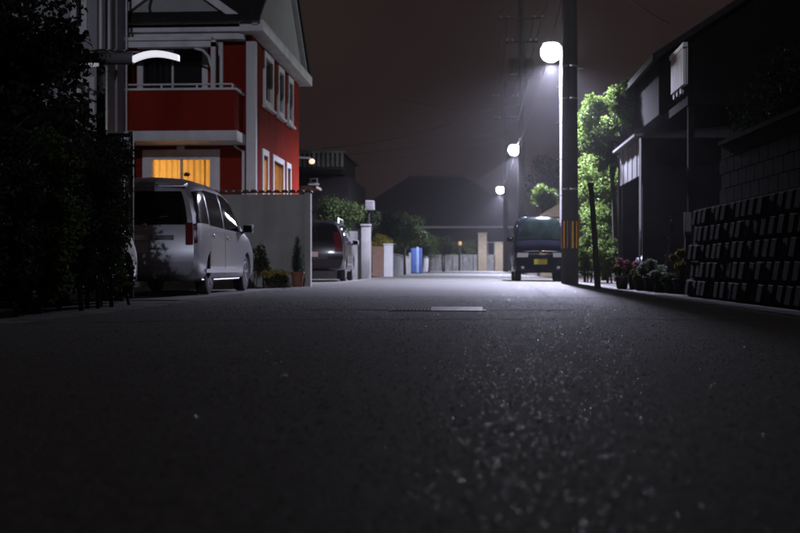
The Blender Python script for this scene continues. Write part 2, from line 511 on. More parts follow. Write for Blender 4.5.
# loose and proud aggregate of the worn surface: small facetted stones, uncountable
def aggregate():
    n = 120000
    x = rng.uniform(-3.5, 2.95, n); y = 0.9 + 15.0 * rng.random(n) ** 1.15
    z = road_z(x, y)
    r = rng.uniform(.0035, .0075, n) * np.where(rng.random(n) < .05, 1.35, 1.0)
    h = r * rng.uniform(.10, .62, n)
    a0 = rng.uniform(0, 2 * np.pi, n)
    V = np.zeros((n, 5, 3), np.float32)
    for k in range(4):
        a = a0 + k * np.pi / 2 + rng.uniform(-.4, .4, n)
        rk = r * rng.uniform(.7, 1.3, n)
        V[:, k] = np.stack([x + rk * np.cos(a), y + rk * np.sin(a), z - .0025 + 0 * x], 1)
    V[:, 4] = np.stack([x + r * rng.uniform(-.5, .5, n), y + r * rng.uniform(-.5, .5, n), z + h], 1)
    idx = np.array([[0, 1, 4], [1, 2, 4], [2, 3, 4], [3, 0, 4]])
    Fc = (np.arange(n)[:, None, None] * 5 + idx[None]).reshape(-1)
    me = bpy.data.meshes.new('aggregate')
    me.vertices.add(n * 5); me.vertices.foreach_set('co', V.reshape(-1))
    me.loops.add(n * 12); me.loops.foreach_set('vertex_index', Fc.astype(np.int32))
    me.polygons.add(n * 4)
    me.polygons.foreach_set('loop_start', np.arange(0, n * 12, 3, dtype=np.int32))
    me.polygons.foreach_set('loop_total', np.full(n * 4, 3, np.int32))
    me.update(); me.validate()
    m = bpy.data.materials.new('aggregate_stone'); m.use_nodes = True
    nt = m.node_tree; bs = nt.nodes['Principled BSDF']
    ge = nt.nodes.new('ShaderNodeNewGeometry')
    cr = nt.nodes.new('ShaderNodeValToRGB')
    cr.color_ramp.elements[0].color = (0.022, 0.022, 0.018, 1)
    cr.color_ramp.elements[1].color = (0.16, 0.16, 0.135, 1)
    e = cr.color_ramp.elements.new(0.85); e.color = (0.06, 0.06, 0.05, 1)
    nt.links.new(ge.outputs['Random Per Island'], cr.inputs['Fac'])
    nt.links.new(cr.outputs['Color'], bs.inputs['Base Color'])
    mu = nt.nodes.new('ShaderNodeMath'); mu.operation = 'MULTIPLY'; mu.inputs[1].default_value = 37.7
    fr = nt.nodes.new('ShaderNodeMath'); fr.operation = 'FRACT'
    nt.links.new(ge.outputs['Random Per Island'], mu.inputs[0]); nt.links.new(mu.outputs[0], fr.inputs[0])
    rr = nt.nodes.new('ShaderNodeValToRGB')
    rr.color_ramp.elements[0].position = 0.10; rr.color_ramp.elements[0].color = (0.12,) * 3 + (1,)
    rr.color_ramp.elements[1].position = 0.3; rr.color_ramp.elements[1].color = (0.6,) * 3 + (1,)
    nt.links.new(fr.outputs[0], rr.inputs['Fac'])
    nt.links.new(rr.outputs['Color'], bs.inputs['Roughness'])
    me.materials.append(m)
    o = bpy.data.objects.new('aggregate', me); col.objects.link(o)
    o.parent = bpy.data.objects['road']
    tag(o, kind='stuff')
aggregate()

M_patch = mat('tar_seam', (0.016, 0.016, 0.016), 0.75, 0.4, 20, 0.7, 120)
def seam(pts, w):
    """sealed cut in the asphalt, lying 4 mm over it"""
    mb = MB(); V = []
    for k, (x, y) in enumerate(pts):
        x2, y2 = pts[min(k + 1, len(pts) - 1)]; x1, y1 = pts[max(k - 1, 0)]
        dx, dy = x2 - x1, y2 - y1; l = math.hypot(dx, dy) or 1
        ww = w * random.uniform(.6, 1.3)
        for s_ in (-1, 1):
            px, py = x - s_ * dy / l * ww / 2, y + s_ * dx / l * ww / 2
            V.append((px, py, float(road_z(px, py)) + .004))
    mb.add(V, [(2 * k, 2 * k + 2, 2 * k + 3, 2 * k + 1) for k in range(len(pts) - 1)])
    o = build('road_seam', mb, M_patch); tag(o, kind='structure')
def wob(a, b, n, am):
    return [(a[0] + (b[0] - a[0]) * k / n + random.uniform(-am, am), a[1] + (b[1] - a[1]) * k / n + random.uniform(-am, am)) for k in range(n + 1)]
seam(wob((.13, 10.9), (.95, 10.95), 14, .02), .22)
seam(wob((-.72, 10.9), (-1.6, 11.05), 14, .02), .14)
seam(wob((-3.4, 8.6), (2.9, 9.4), 60, .03), .05)
seam(wob((.95, 10.95), (1.25, 24.0), 50, .03), .05)

for gname, gx_, side in (('gutter', -3.60, -1), ('gutter', 3.06, 1)):
    g_o = None
    for k in range(46):
        y0 = 2.0 + k * 1.0
        if side > 0 and y0 > 17: break
        mb = MB(); a, c = (gx_ - .02, gx_ + .22) if side < 0 else (gx_ - .26, gx_ - .02)
        mb.box(a, c, y0 + .006, y0 + .994, -.06, .008 + random.uniform(0, .003))
        if g_o is None:
            g_o = tag(build(gname, mb, M_concrete_dark), kind='structure')
        else:
            build('gutter_slab', mb, M_concrete_dark, g_o, bevel=.006)
sheet('cross_road', [(-60, 108.02), (60, 108.02), (60, 113.4), (-60, 113.4)], -0.004, M_asphalt)
sheet('driveway', [(-9.0, 14.95), (-3.60, 14.95), (-3.60, 24.3), (-9.0, 24.3)], -0.001, M_concrete)
sheet('verge', [(3.03, 17.6), (9, 17.6), (9, 26.0), (3.10, 26.0)], -0.004, M_soil)
sheet('parking_apron', [(-9.0, 25.2), (-3.60, 25.2), (-3.60, 38.6), (-9.0, 38.6)], -0.0015, M_concrete_dark)

# ------------------------------------------------------------------ foliage
def leaf_cloud(clumps, n, size, flat=0.0, aspect=0.55, shell=0.55):
    """numpy leaf cards in ellipsoid clumps [(cx,cy,cz,rx,ry,rz)]"""
    cl = np.array(clumps, float)
    vol = cl[:, 3] * cl[:, 4] * cl[:, 5]
    pick = rng.choice(len(cl), n, p=vol ** 0.75 / (vol ** 0.75).sum())
    d = rng.normal(size=(n, 3)); d /= np.linalg.norm(d, axis=1)[:, None]
    r = (shell + (1 - shell) * rng.random(n)) * (0.85 + 0.35 * rng.random(n))
    p = cl[pick, :3] + d * r[:, None] * cl[pick, 3:]
    nrm = d + rng.normal(size=(n, 3)) * 0.8; nrm[:, 2] += 0.5
    nrm /= np.linalg.norm(nrm, axis=1)[:, None]
    t = rng.normal(size=(n, 3)); t[:, 2] -= flat
    t -= nrm * (t * nrm).sum(1)[:, None]
    t /= np.linalg.norm(t, axis=1)[:, None] + 1e-9
    b = np.cross(nrm, t)
    s = size * (0.6 + 0.8 * rng.random(n))[:, None]
    v0 = p - t * s * 0.5
    v2 = p + t * s * 0.5 - nrm * s * 0.12
    v1 = p + b * s * aspect * 0.5 + nrm * s * 0.08
    v3 = p - b * s * aspect * 0.5 + nrm * s * 0.08
    v = np.stack([v0, v1, v2, v3], 1).reshape(-1, 3)
    mb = MB(); mb.v = [tuple(q) for q in v]
    mb.f = [(4 * i, 4 * i + 1, 4 * i + 2, 4 * i + 3) for i in range(n)]
    return mb


def rand_clumps(c, r, k, cr):
    out = []
    for i in range(k):
        while True:
            d = np.array([random.uniform(-1, 1) for _ in range(3)])
            if (d ** 2).sum() <= 1: break
        s = cr * random.uniform(0.7, 1.3)
        out.append((c[0] + d[0] * r[0], c[1] + d[1] * r[1], c[2] + d[2] * r[2], s, s, s * 0.8))
    return out


def plant(name, label, cat, base, crown_c, crown_r, n, size, lm, k=14, cr=0.3, trunk_r=0.06, stems=1,
          group=None, aspect=0.55, flat=0.2, bark=None):
    """tree or shrub: tapered trunk with limbs reaching into leaf clumps; all coordinates relative to base"""
    t = thing(name, label, cat, base, 0, group)
    cl = rand_clumps(crown_c, crown_r, k, cr)
    tr = MB()
    for s in range(stems):
        ox = random.uniform(-0.15, 0.15) * (stems > 1); oy = random.uniform(-0.15, 0.15) * (stems > 1)
        h = crown_c[2]
        mid = (ox + crown_c[0] * 0.4 + random.uniform(-.06, .06), oy + crown_c[1] * 0.4, h * 0.5)
        tr.tube([(ox, oy, -0.05), mid, (crown_c[0], crown_c[1], h)], [trunk_r, trunk_r * .75, trunk_r * .4], 8)
        for q in cl[:min(9, len(cl))]:
            a = Vector(mid).lerp(Vector(crown_c), random.uniform(0.1, 0.8))
            b = Vector(q[:3])
            m_ = a.lerp(b, 0.5) + Vector((0, 0, 0.08 * (b - a).length))
            tr.tube([a, m_, b], [trunk_r * .4, trunk_r * .26, trunk_r * .1], 5)
    build('trunk', tr, bark or M_bark, t, 60, local=True)
    build('crown', leaf_cloud(cl, n, size, flat, aspect), lm, t, local=True, fix=False)
    return t

# ------------------------------------------------------------------ cars
def pchip(xs, ys, x):
    xs = np.asarray(xs, float); ys = np.asarray(ys, float)
    h = np.diff(xs); d = np.diff(ys) / h
    m = np.zeros(len(xs))
    m[0] = d[0]; m[-1] = d[-1]
    for i in range(1, len(xs) - 1):
        if d[i - 1] * d[i] > 0:
            w1 = 2 * h[i] + h[i - 1]; w2 = h[i] + 2 * h[i - 1]
            m[i] = (w1 + w2) / (w1 / d[i - 1] + w2 / d[i])
    i = int(min(max(np.searchsorted(xs, x) - 1, 0), len(xs) - 2))
    t = (x - xs[i]) / h[i]
    return float((2 * t**3 - 3 * t**2 + 1) * ys[i] + (t**3 - 2 * t**2 + t) * h[i] * m[i]
                 + (-2 * t**3 + 3 * t**2) * ys[i + 1] + (t**3 - t**2) * h[i] * m[i + 1])


class CarShape:
    """lofted body. stations: list of rows [(half width, y, z) x 7], rear to front (rear at y=0)"""
    def __init__(self, st, rear_bulge=0.06, front_bulge=0.10):
        self.a = np.array(st, float)
        self.ns, self.nr = self.a.shape[:2]
        self.rb, self.fb = rear_bulge, front_bulge
        self.cache = {}
    def S(self, s, r, side=1):
        k = (round(s, 4), round(r, 4))
        if k not in self.cache:
            rows = [[pchip(range(self.ns), self.a[:, j, c], s) for c in range(3)] for j in range(self.nr)]
            rows = np.array(rows)
            self.cache[k] = [pchip(range(self.nr), rows[:, c], r) for c in range(3)]
        x, y, z = self.cache[k]
        return Vector((side * x, y, z))
    def E(self, end, r, c):
        """end cap point; end 0 rear, 1 front; c in -1..1"""
        s = 0 if end == 0 else self.ns - 1
        p = self.S(s, r)
        b = (1 - c * c)
        dy = -self.rb * b if end == 0 else self.fb * b
        return Vector((c * p.x, p.y + dy, p.z))
    def body(self, arches=()):
        mb = MB()
        SS = [i / 4 for i in range((self.ns - 1) * 4 + 1)]
        RR = [i / 3 for i in range((self.nr - 1) * 3 + 1)]
        nS, nR = len(SS), len(RR)
        for side in (1, -1):
            pts = [self.S(s, r, side) for s in SS for r in RR]
            fs = [(i * nR + j, i * nR + j + 1, (i + 1) * nR + j + 1, (i + 1) * nR + j) for i in range(nS - 1) for j in range(nR - 1)]
            mb.add(pts, fs)
        bot = [self.S(s, 0, 1) for s in SS] + [self.S(s, 0, -1) for s in SS]
        mb.add(bot, [(i, i + 1, nS + i + 1, nS + i) for i in range(nS - 1)])
        CC = [-1 + 2 * i / 12 for i in range(13)]
        for end in (0, 1):
            pts = [self.E(end, r, c) for r in RR for c in CC]
            mb.add(pts, [(i * 13 + j, i * 13 + j + 1, (i + 1) * 13 + j + 1, (i + 1) * 13 + j) for i in range(nR - 1) for j in range(12)])
            # close the bulged lip underneath
            lip = [self.E(end, 0, c) for c in CC]
            mb.add(lip, [tuple(range(13))])
        me = bpy.data.meshes.new('body'); me.from_pydata(mb.v, [], mb.f)
        bm = bmesh.new(); bm.from_mesh(me)
        bmesh.ops.remove_doubles(bm, verts=bm.verts, dist=0.0015)
        bmesh.ops.dissolve_degenerate(bm, edges=bm.edges, dist=0.0005)
        bmesh.ops.recalc_face_normals(bm, faces=bm.faces)
        bm.to_mesh(me); bm.free()
        if arches:
            o = bpy.data.objects.new('tmp_body', me); col.objects.link(o)
            cut = MB()
            for (y, z, r, w) in arches:
                for side in (1, -1):
                    x0, x1 = (w - 0.26, w + 0.2) if side == 1 else (-w - 0.2, -w + 0.26)
                    cut.lathe([(r, x0), (r, x1)], 28, (0, y, z), 'X')
            co = bpy.data.objects.new('tmp_cut', cut.mesh('cut')); col.objects.link(co)
            md = o.modifiers.new('b', 'BOOLEAN'); md.operation = 'DIFFERENCE'; md.object = co; md.solver = 'EXACT'
            dg = bpy.context.evaluated_depsgraph_get()
            me2 = bpy.data.meshes.new_from_object(o.evaluated_get(dg))
            bpy.data.objects.remove(o); bpy.data.objects.remove(co)
            me = me2
        return me
    def patch(self, fn, u0, u1, v0, v1, nu, nv, off, flip=None):
        """raised patch following the surface fn(u, v), with a skirt back into the body"""
        e = 0.01
        P = []; Q = []
        for i in range(nu + 1):
            for j in range(nv + 1):
                u = u0 + (u1 - u0) * i / nu; v = v0 + (v1 - v0) * j / nv
                if callable(flip):
                    u, v = flip(u, v)
                p = fn(u, v)
                n = (fn(u + e, v) - fn(u - e, v)).cross(fn(u, v + e) - fn(u, v - e))
                n = n.normalized() if n.length > 1e-9 else Vector((0, 0, 1))
                cen = Vector((0, p.y, 0.8))
                out = p - Vector((0, self.a[:, 0, 1].mean(), 0.7))
                if n.dot(out) < 0: n = -n
                P.append(p + n * off); Q.append(p - n * 0.012)
        w = nv + 1; N = len(P)
        fs = [(i * w + j, (i + 1) * w + j, (i + 1) * w + j + 1, i * w + j + 1) for i in range(nu) for j in range(nv)]
        ring = [i * w for i in range(nu + 1)] + [nu * w + j for j in range(1, nv + 1)] + \
               [i * w + nv for i in range(nu - 1, -1, -1)] + [j for j in range(nv - 1, 0, -1)]
        for a, b in zip(ring, ring[1:] + ring[:1]):
            fs.append((a, b, N + b, N + a))
        mb = MB(); mb.add(P + Q, fs)
        return mb


def st(y, rows, tilt=None):
    tilt = tilt or [0] * 7
    return [(x, y + t, z) for (x, z), t in zip(rows, tilt)]


_wheel_cache = {}
def wheel(root, x, y, r, side, w=0.19, spokes=5):
    key = (r, w, spokes)
    if key not in _wheel_cache:
        ty = MB()
        ty.lathe([(r * .62, -w / 2 + .01), (r * .8, -w / 2), (r * .95, -w / 2 + .012), (r, -w / 2 + .04),
                  (r, w / 2 - .04), (r * .95, w / 2 - .012), (r * .8, w / 2), (r * .62, w / 2 - .01)], 32, axis='X')
        tm = ty.mesh('tyre')
        rm = MB()
        rm.lathe([(r * .66, w * .1), (r * .66, w / 2 - .012), (r * .60, w / 2 - .006), (r * .57, w / 2 - .03), (r * .56, w * .12)], 32, axis='X')
        for k in range(spokes):
            a = 2 * math.pi * k / spokes + .3
            c, s = math.cos(a), math.sin(a)
            rm.bar((w / 2 - .035, c * r * .08, s * r * .08), (w / 2 - .03, c * r * .6, s * r * .6), r * .17, .035)
        rm.lathe([(r * .15, w * .2), (r * .15, w / 2 - .008), (r * .05, w / 2)], 14, axis='X')
        dm = MB(); dm.lathe([(r * .64, 0.0), (r * .64, w * .16)], 28, axis='X')
        _wheel_cache[key] = (tm, rm.mesh('rim'), dm.mesh('hub'))
    tm, rmm, dmm = _wheel_cache[key]
    wh = link('wheel', dmm, M_plastic, root, 40)
    wh.location = (x - side * w / 2, y, r)
    if side < 0:
        wh.rotation_euler = (0, 0, math.pi)
    link('tyre', tm, M_rubber, wh, 40)
    link('rim', rmm, M_rim, wh, 40)
    return wh


def make_car(name, label, cs, paint, loc, rz, arches, wr, wx, spec):
    root = thing(name, label, 'car' if 'van' not in name else 'van', loc, rz)
    link('body', cs.body(arches), paint, root, 32)
    for y in (arches[0][0], arches[1][0]):
        for side in (1, -1):
            wheel(root, side * wx, y, wr, side)
    for (nm, kind, u0, u1, v0, v1, m, off, both) in spec:
        for side in ((1, -1) if both else (1,)):
            if kind == 'side':
                mb = cs.patch(lambda u, v: cs.S(u, v, side), u0, u1, v0, v1, 8, 5, off)
            elif kind == 'screen':
                mb = cs.patch(lambda u, v: cs.S(u, 12 - v if v > 6 else v, 1 if v <= 6 else -1), u0, u1, v0, v1, 8, 16, off)
            elif kind == 'rear':
                mb = cs.patch(lambda u, v: cs.E(0, v, u), side * u0, side * u1, v0, v1, 10, 5, off)
            else:
                mb = cs.patch(lambda u, v: cs.E(1, v, u), side * u0, side * u1, v0, v1, 10, 5, off)
            build(nm, mb, m, root, 50, local=True)
    return root


def mirror_part(root, x, y, z, paint):
    for side in (1, -1):
        mb = MB()
        mb.tube([(side * x, y, z), (side * (x + .05), y, z + .03), (side * (x + .09), y, z + .05)], [.025, .03, .03], 8)
        hs = MB(); c = (side * (x + .13), y, z + .08)
        hs.box(c[0] - .09, c[0] + .09, c[1] - .06, c[1] + .05, c[2] - .075, c[2] + .075)
        hs.v += []
        o = build('mirror', hs, paint, root, local=True, bevel=.03)
        build('arm', mb, M_plastic, o, local=True)
        g = MB(); g.box(c[0] - .075, c[0] + .075, c[1] - .066, c[1] - .0615, c[2] - .06, c[2] + .06)
        build('mirror_glass', g, M_carglass, o, local=True)


# --- silver minivan seen from behind -------------------------------------------------
van_st = [
    st(0.0, [(.66, .26), (.80, .34), (.845, .58), (.82, .98), (.62, 1.50), (.38, 1.60), (0, 1.62)], [.10, .02, -.01, .07, .34, .37, .38]),
    st(0.30, [(.74, .21), (.86, .30), (.88, .60), (.86, 1.00), (.68, 1.54), (.42, 1.66), (0, 1.68)], [0, 0, 0, .05, .25, .28, .3]),
    st(1.05, [(.76, .20), (.875, .29), (.885, .6), (.87, .99), (.71, 1.57), (.44, 1.685), (0, 1.71)]),
    st(2.00, [(.76, .20), (.875, .29), (.885, .6), (.87, .97), (.71, 1.565), (.44, 1.68), (0, 1.70)]),
    st(2.85, [(.76, .20), (.875, .29), (.885, .6), (.87, .96), (.68, 1.50), (.43, 1.61), (0, 1.63)]),
    st(3.78, [(.76, .20), (.87, .29), (.88, .6), (.86, .94), (.74, 1.01), (.46, 1.05), (0, 1.07)]),
    st(4.35, [(.74, .21), (.85, .29), (.86, .58), (.80, .82), (.68, .88), (.42, .91), (0, .92)]),
    st(4.60, [(.58, .25), (.74, .33), (.76, .54), (.68, .70), (.56, .74), (.34, .76), (0, .765)]),
]
van_st = [[(x, y, z * (1.0 if z < .9 else 1 + .05 * (z - .9) / .8)) for x, y, z in s_] for s_ in van_st]
vc = CarShape(van_st)
W_side = .88
minivan = make_car('silver_minivan', 'silver minivan parked with its rear to us beside the red house', vc, M_silver,
    (X_at(212, 17.75) - .885, 16.75, 0.002), R(-0.5), [(0.98, .31, .365, W_side), (3.72, .31, .365, W_side)], .315, .855, [
    ('rear_window', 'rear', -.90, .90, 3.10, 3.93, M_carglass, .004, False),
    ('tail_light', 'rear', .86, .99, 2.45, 3.15, M_redlens, .006, True),
    ('tail_light_return', 'side', .02, .50, 2.5, 3.12, M_redlens, .006, True),
    ('rear_bumper', 'rear', -.98, .98, .75, 1.75, M_silver, .02, False),
    ('tailgate_garnish', 'rear', -.66, .66, 2.62, 2.78, M_chrome, .006, False),
    ('number_plate', 'rear', -.22, .22, 2.12, 2.52, M_plate_w, .012, False),
    ('quarter_window', 'side', .62, 1.75, 3.12, 3.86, M_carglass, .004, True),
    ('rear_door_window', 'side', 1.86, 2.86, 3.10, 3.88, M_carglass, .004, True),
    ('front_door_window', 'side', 2.95, 4.42, 3.10, 3.88, M_carglass, .004, True),
    ('windscreen', 'screen', 4.05, 4.92, 4.12, 7.88, M_carglass, .004, False),
    ('rear_door', 'side', 1.82, 2.88, .55, 3.02, M_silver, .005, True),
    ('front_door', 'side', 2.92, 4.0, .55, 3.02, M_silver, .005, True),
    ('side_moulding', 'side', 1.45, 4.35, 1.22, 1.42, M_silver, .02, True),
    ('sill', 'side', 1.40, 4.40, .2, .52, M_silver, .018, True),
    ('headlight', 'side', 6.2, 6.9, 2.3, 3.2, M_clearlens, .006, True),
])
mirror_part(minivan, .84, 3.35, 1.0, M_silver)
for side in (1, -1):
    for s0, y in ((2.05, None), (3.1, None)):
        p = vc.S(s0, 2.82, side)
        hb = MB(); hb.box(p.x - .012, p.x + .028, p.y - .0, p.y + .19, p.z - .016, p.z + .016) if side > 0 else hb.box(p.x - .028, p.x + .012, p.y, p.y + .19, p.z - .016, p.z + .016)
        build('door_handle', hb, M_chrome, minivan, local=True, bevel=.006)
sp = MB(); sp.add([(-.62, .28, 1.625), (.62, .28, 1.625), (.62, .52, 1.685), (-.62, .52, 1.685), (-.62, .28, 1.60), (.62, .28, 1.60), (.62, .52, 1.62), (-.62, .52, 1.62)],
                  [(0, 1, 2, 3), (7, 6, 5, 4), (0, 4, 5, 1), (1, 5, 6, 2), (2, 6, 7, 3), (3, 7, 4, 0)])
build('roof_spoiler', sp, M_silver, minivan, local=True, bevel=.01)
for nm, xx, zz, m_ in (('emblem', .12, 1.03, M_chrome), ('keyhole_badge', .24, .70, M_chrome)):
    b = MB(); b.lathe([(.028, -.012), (.028, .0), (.015, .004)], 14, (0, 0, 0), 'X')
    b.v = [(p[1] + xx, -p[0] + (-.0 if zz > .9 else -.085), p[2] + zz) for p in b.v]
    build(nm, b, m_, minivan, local=True)
wp = MB(); wp.bar((-.1, .03, 1.08), (.45, .03, 1.16), .018, .018)
build('rear_wiper', wp, M_plastic, minivan, local=True)

# --- dark SUV ---------------------------------------------------------------------------
suv_st = [
    st(0.0, [(.66, .34), (.80, .42), (.87, .70), (.85, 1.08), (.66, 1.58), (.40, 1.67), (0, 1.69)], [.08, .02, -.01, .05, .28, .30, .31]),
    st(0.30, [(.76, .30), (.88, .38), (.91, .70), (.89, 1.09), (.71, 1.62), (.44, 1.73), (0, 1.75)], [0, 0, 0, .04, .2, .22, .23]),
    st(1.05, [(.78, .29), (.90, .36), (.915, .7), (.90, 1.08), (.73, 1.65), (.46, 1.76), (0, 1.78)]),
    st(2.00, [(.78, .29), (.90, .36), (.915, .7), (.90, 1.06), (.73, 1.65), (.46, 1.76), (0, 1.78)]),
    st(2.70, [(.78, .29), (.90, .36), (.915, .7), (.90, 1.05), (.71, 1.60), (.45, 1.70), (0, 1.72)]),
    st(3.45, [(.78, .29), (.90, .36), (.91, .7), (.89, 1.04), (.78, 1.10), (.48, 1.13), (0, 1.15)]),
    st(4.20, [(.76, .30), (.88, .37), (.89, .66), (.83, .94), (.72, 1.0), (.44, 1.03), (0, 1.04)]),
    st(4.50, [(.62, .34), (.78, .41), (.80, .62), (.72, .84), (.6, .88), (.36, .9), (0, .91)]),
]
sc_ = CarShape(suv_st)
suv = make_car('dark_suv', 'dark charcoal off-road car parked beyond the garden wall end', sc_, M_charcoal,
    (X_at(348, 33.5) - .915, 32.6, 0.002), R(1.5), [(0.90, .36, .42, .91), (3.55, .36, .42, .91)], .365, .885, [
    ('rear_window', 'rear', -.88, .88, 3.12, 3.92, M_carglass, .004, False),
    ('tail_light', 'rear', .74, .985, 2.4, 3.55, M_redlens, .006, True),
    ('rear_bumper', 'rear', -.98, .98, .7, 1.7, M_plastic, .02, False),
    ('number_plate', 'rear', -.2, .2, 2.0, 2.4, M_plate_w, .01, False),
    ('quarter_window', 'side', .62, 1.75, 3.12, 3.86, M_carglass, .004, True),
    ('rear_door_window', 'side', 1.86, 2.86, 3.10, 3.88, M_carglass, .004, True),
    ('front_door_window', 'side', 2.95, 4.42, 3.10, 3.88, M_carglass, .004, True),
    ('windscreen', 'screen', 4.05, 4.92, 4.12, 7.88, M_carglass, .004, False),
    ('window_trim', 'side', .5, 4.3, 3.90, 4.0, M_chrome, .008, True),
    ('rear_door', 'side', 1.82, 2.88, .55, 3.02, M_charcoal, .005, True),
    ('front_door', 'side', 2.92, 4.0, .55, 3.02, M_charcoal, .005, True),
    ('sill', 'side', 1.40, 4.40, .2, .52, M_plastic, .03, True),
])
mirror_part(suv, .87, 3.1, 1.08, M_alu)
for side in (1, -1):
    rr_ = MB(); rr_.tube([(side * .66, .75, 1.66), (side * .66, .85, 1.80), (side * .66, 2.3, 1.815), (side * .66, 2.4, 1.66)], .02, 8)
    build('roof_rail', rr_, M_alu, suv, 40, local=True)

# --- kei van facing us ------------------------------------------------------------------
kei_st = [
    st(0.0, [(.60, .28), (.68, .34), (.71, .6), (.70, 1.0), (.57, 1.70), (.36, 1.80), (0, 1.82)], [.03, 0, 0, .02, .08, .10, .11]),
    st(0.25, [(.66, .25), (.72, .32), (.735, .6), (.725, 1.02), (.60, 1.75), (.38, 1.86), (0, 1.875)], [0, 0, 0, 0, .03, .04, .05]),
    st(1.0, [(.66, .25), (.725, .32), (.7375, .6), (.73, 1.02), (.605, 1.76), (.39, 1.87), (0, 1.885)]),
    st(1.8, [(.66, .25), (.725, .32), (.7375, .6), (.73, 1.02), (.605, 1.76), (.39, 1.87), (0, 1.885)]),
    st(2.42, [(.66, .25), (.725, .32), (.7375, .6), (.73, 1.03), (.59, 1.73), (.38, 1.84), (0, 1.855)]),
    st(3.10, [(.66, .25), (.725, .32), (.7375, .6), (.72, 1.04), (.655, 1.14), (.42, 1.18), (0, 1.20)]),
    st(3.25, [(.64, .26), (.71, .32), (.72, .58), (.69, .90), (.62, .97), (.38, 1.00), (0, 1.01)]),
    st(3.34, [(.56, .28), (.65, .34), (.68, .56), (.65, .80), (.56, .84), (.34, .86), (0, .87)]),
]
kc = CarShape(kei_st, .03, .07)
KD = 33.0
kei = make_car('navy_minivan', 'small dark navy van facing us with a yellow number plate', kc, M_navy,
    (X_at(540.5, KD), KD + 3.34, .003), math.pi, [(0.55, .275, .33, .735), (2.86, .275, .33, .735)], .28, .715, [
    ('windscreen', 'screen', 4.08, 4.95, 4.30, 7.70, M_carglass_green, .004, False),
    ('front_door_window', 'side', 2.9, 4.55, 3.10, 3.86, M_carglass, .004, True),
    ('rear_door_window', 'side', 1.7, 2.8, 3.10, 3.86, M_carglass, .004, True),
    ('quarter_window', 'side', .5, 1.6, 3.10, 3.86, M_carglass, .004, True),
    ('rear_window', 'rear', -.88, .88, 3.12, 3.92, M_carglass, .004, False),
    ('headlight', 'front', .52, .98, 2.45, 3.15, M_clearlens, .008, True),
    ('grille', 'front', -.5, .5, 2.72, 2.98, M_chrome, .006, False),
    ('front_bumper', 'front', -.97, .97, .5, 1.75, M_navy, .025, False),
    ('fog_light', 'front', .68, .80, 1.2, 1.5, M_clearlens, .03, True),
    ('number_plate', 'front', -.27, .27, 1.70, 2.28, M_plate_y, .03, False),
    ('front_door', 'side', 2.84, 4.3, .5, 3.02, M_navy, .005, True),
])
mirror_part(kei, .70, 2.75, 1.12, M_navy)
for side in (1, -1):
    wv = MB(); wv.bar((side * .05, 3.1, 1.17), (side * .42 + .1, 2.93, 1.30), .014)
    build('windscreen_wiper', wv, M_plastic, kei, local=True)
eb = MB(); eb.lathe([(.045, 0), (.045, .012), (.03, .018)], 18, (0, 0, 0), 'X')
eb.v = [(p[1], 3.425 + p[0], p[2] + .80) for p in eb.v]
build('emblem', eb, M_chrome, kei, local=True)
rt = MB()
for sx in (-.56, .56):
    rt.tube([(sx, .4, 1.78), (sx, 2.35, 1.78)], .014, 6)
build('roof_gutter', rt, M_alu, kei, local=True)

# --- pale hatchback mostly hidden behind the hedge ---------------------------------------
hat = make_car('pale_hatchback', 'pale car behind the left hedge with only its front wing showing', CarShape([
    [(x * .93, y * .80, z * .90) for x, y, z in s_] for s_ in van_st]), M_whitepaint,
    (X_at(143, 14.8) - .82, 14.85 - 3.72, .002), 0, [(0.80, .28, .33, .82), (2.98, .28, .33, .82)], .285, .80, [])
hc = CarShape([[(x * .93, y * .80, z * .90) for x, y, z in s_] for s_ in van_st])
for (nm, k_, a, b, c, d, m_) in (('front_door_window', 'side', 2.95, 4.42, 3.10, 3.88, M_carglass), ('rear_door_window', 'side', 1.86, 2.86, 3.1, 3.88, M_carglass),
                                 ('headlight', 'side', 6.2, 6.9, 2.3, 3.2, M_clearlens)):
    for side in (1, -1):
        build(nm, hc.patch(lambda u, v: hc.S(u, v, side), a, b, c, d, 8, 5, .004), m_, hat, 50, local=True)
build('windscreen', hc.patch(lambda u, v: hc.S(u, 12 - v if v > 6 else v, 1 if v <= 6 else -1), 4.05, 4.92, 4.12, 7.88, 8, 16, .004), M_carglass, hat, 50, local=True)

# ------------------------------------------------------------------ houses
def wall_holes(a0, a1, z0, z1, holes, d0, d1, axis):
    """slab with rectangular holes (a0,a1,z0,z1), thickness d0..d1; axis 'Y': a is X; axis 'X': a is Y"""
    A = sorted(set([a0, a1] + [h[0] for h in holes] + [h[1] for h in holes]))
    Zs = sorted(set([z0, z1] + [h[2] for h in holes] + [h[3] for h in holes]))
    mb = MB()
    for i in range(len(A) - 1):
        for j in range(len(Zs) - 1):
            ca = (A[i] + A[i + 1]) / 2; cz = (Zs[j] + Zs[j + 1]) / 2
            if any(h[0] < ca < h[1] and h[2] < cz < h[3] for h in holes):
                continue
            if axis == 'Y': mb.box(A[i], A[i + 1], d0, d1, Zs[j], Zs[j + 1])
            else: mb.box(d0, d1, A[i], A[i + 1], Zs[j], Zs[j + 1])
    me = bpy.data.meshes.new('w'); me.from_pydata(mb.v, [], mb.f)
    bm = bmesh.new(); bm.from_mesh(me)
    bmesh.ops.remove_doubles(bm, verts=bm.verts, dist=1e-4)
    seen = {}
    kill = []
    for f in bm.faces:
        k = tuple(sorted(v.index for v in f.verts))
        if k in seen: kill += [f, seen[k]]
        else: seen[k] = f
    bmesh.ops.delete(bm, geom=list(set(kill)), context='FACES')
    out = MB(); bm.verts.index_update()
    out.v = [tuple(v.co) for v in bm.verts]; out.f = [tuple(v.index for v in f.verts) for f in bm.faces]
    bm.free(); bpy.data.meshes.remove(me)
    return out


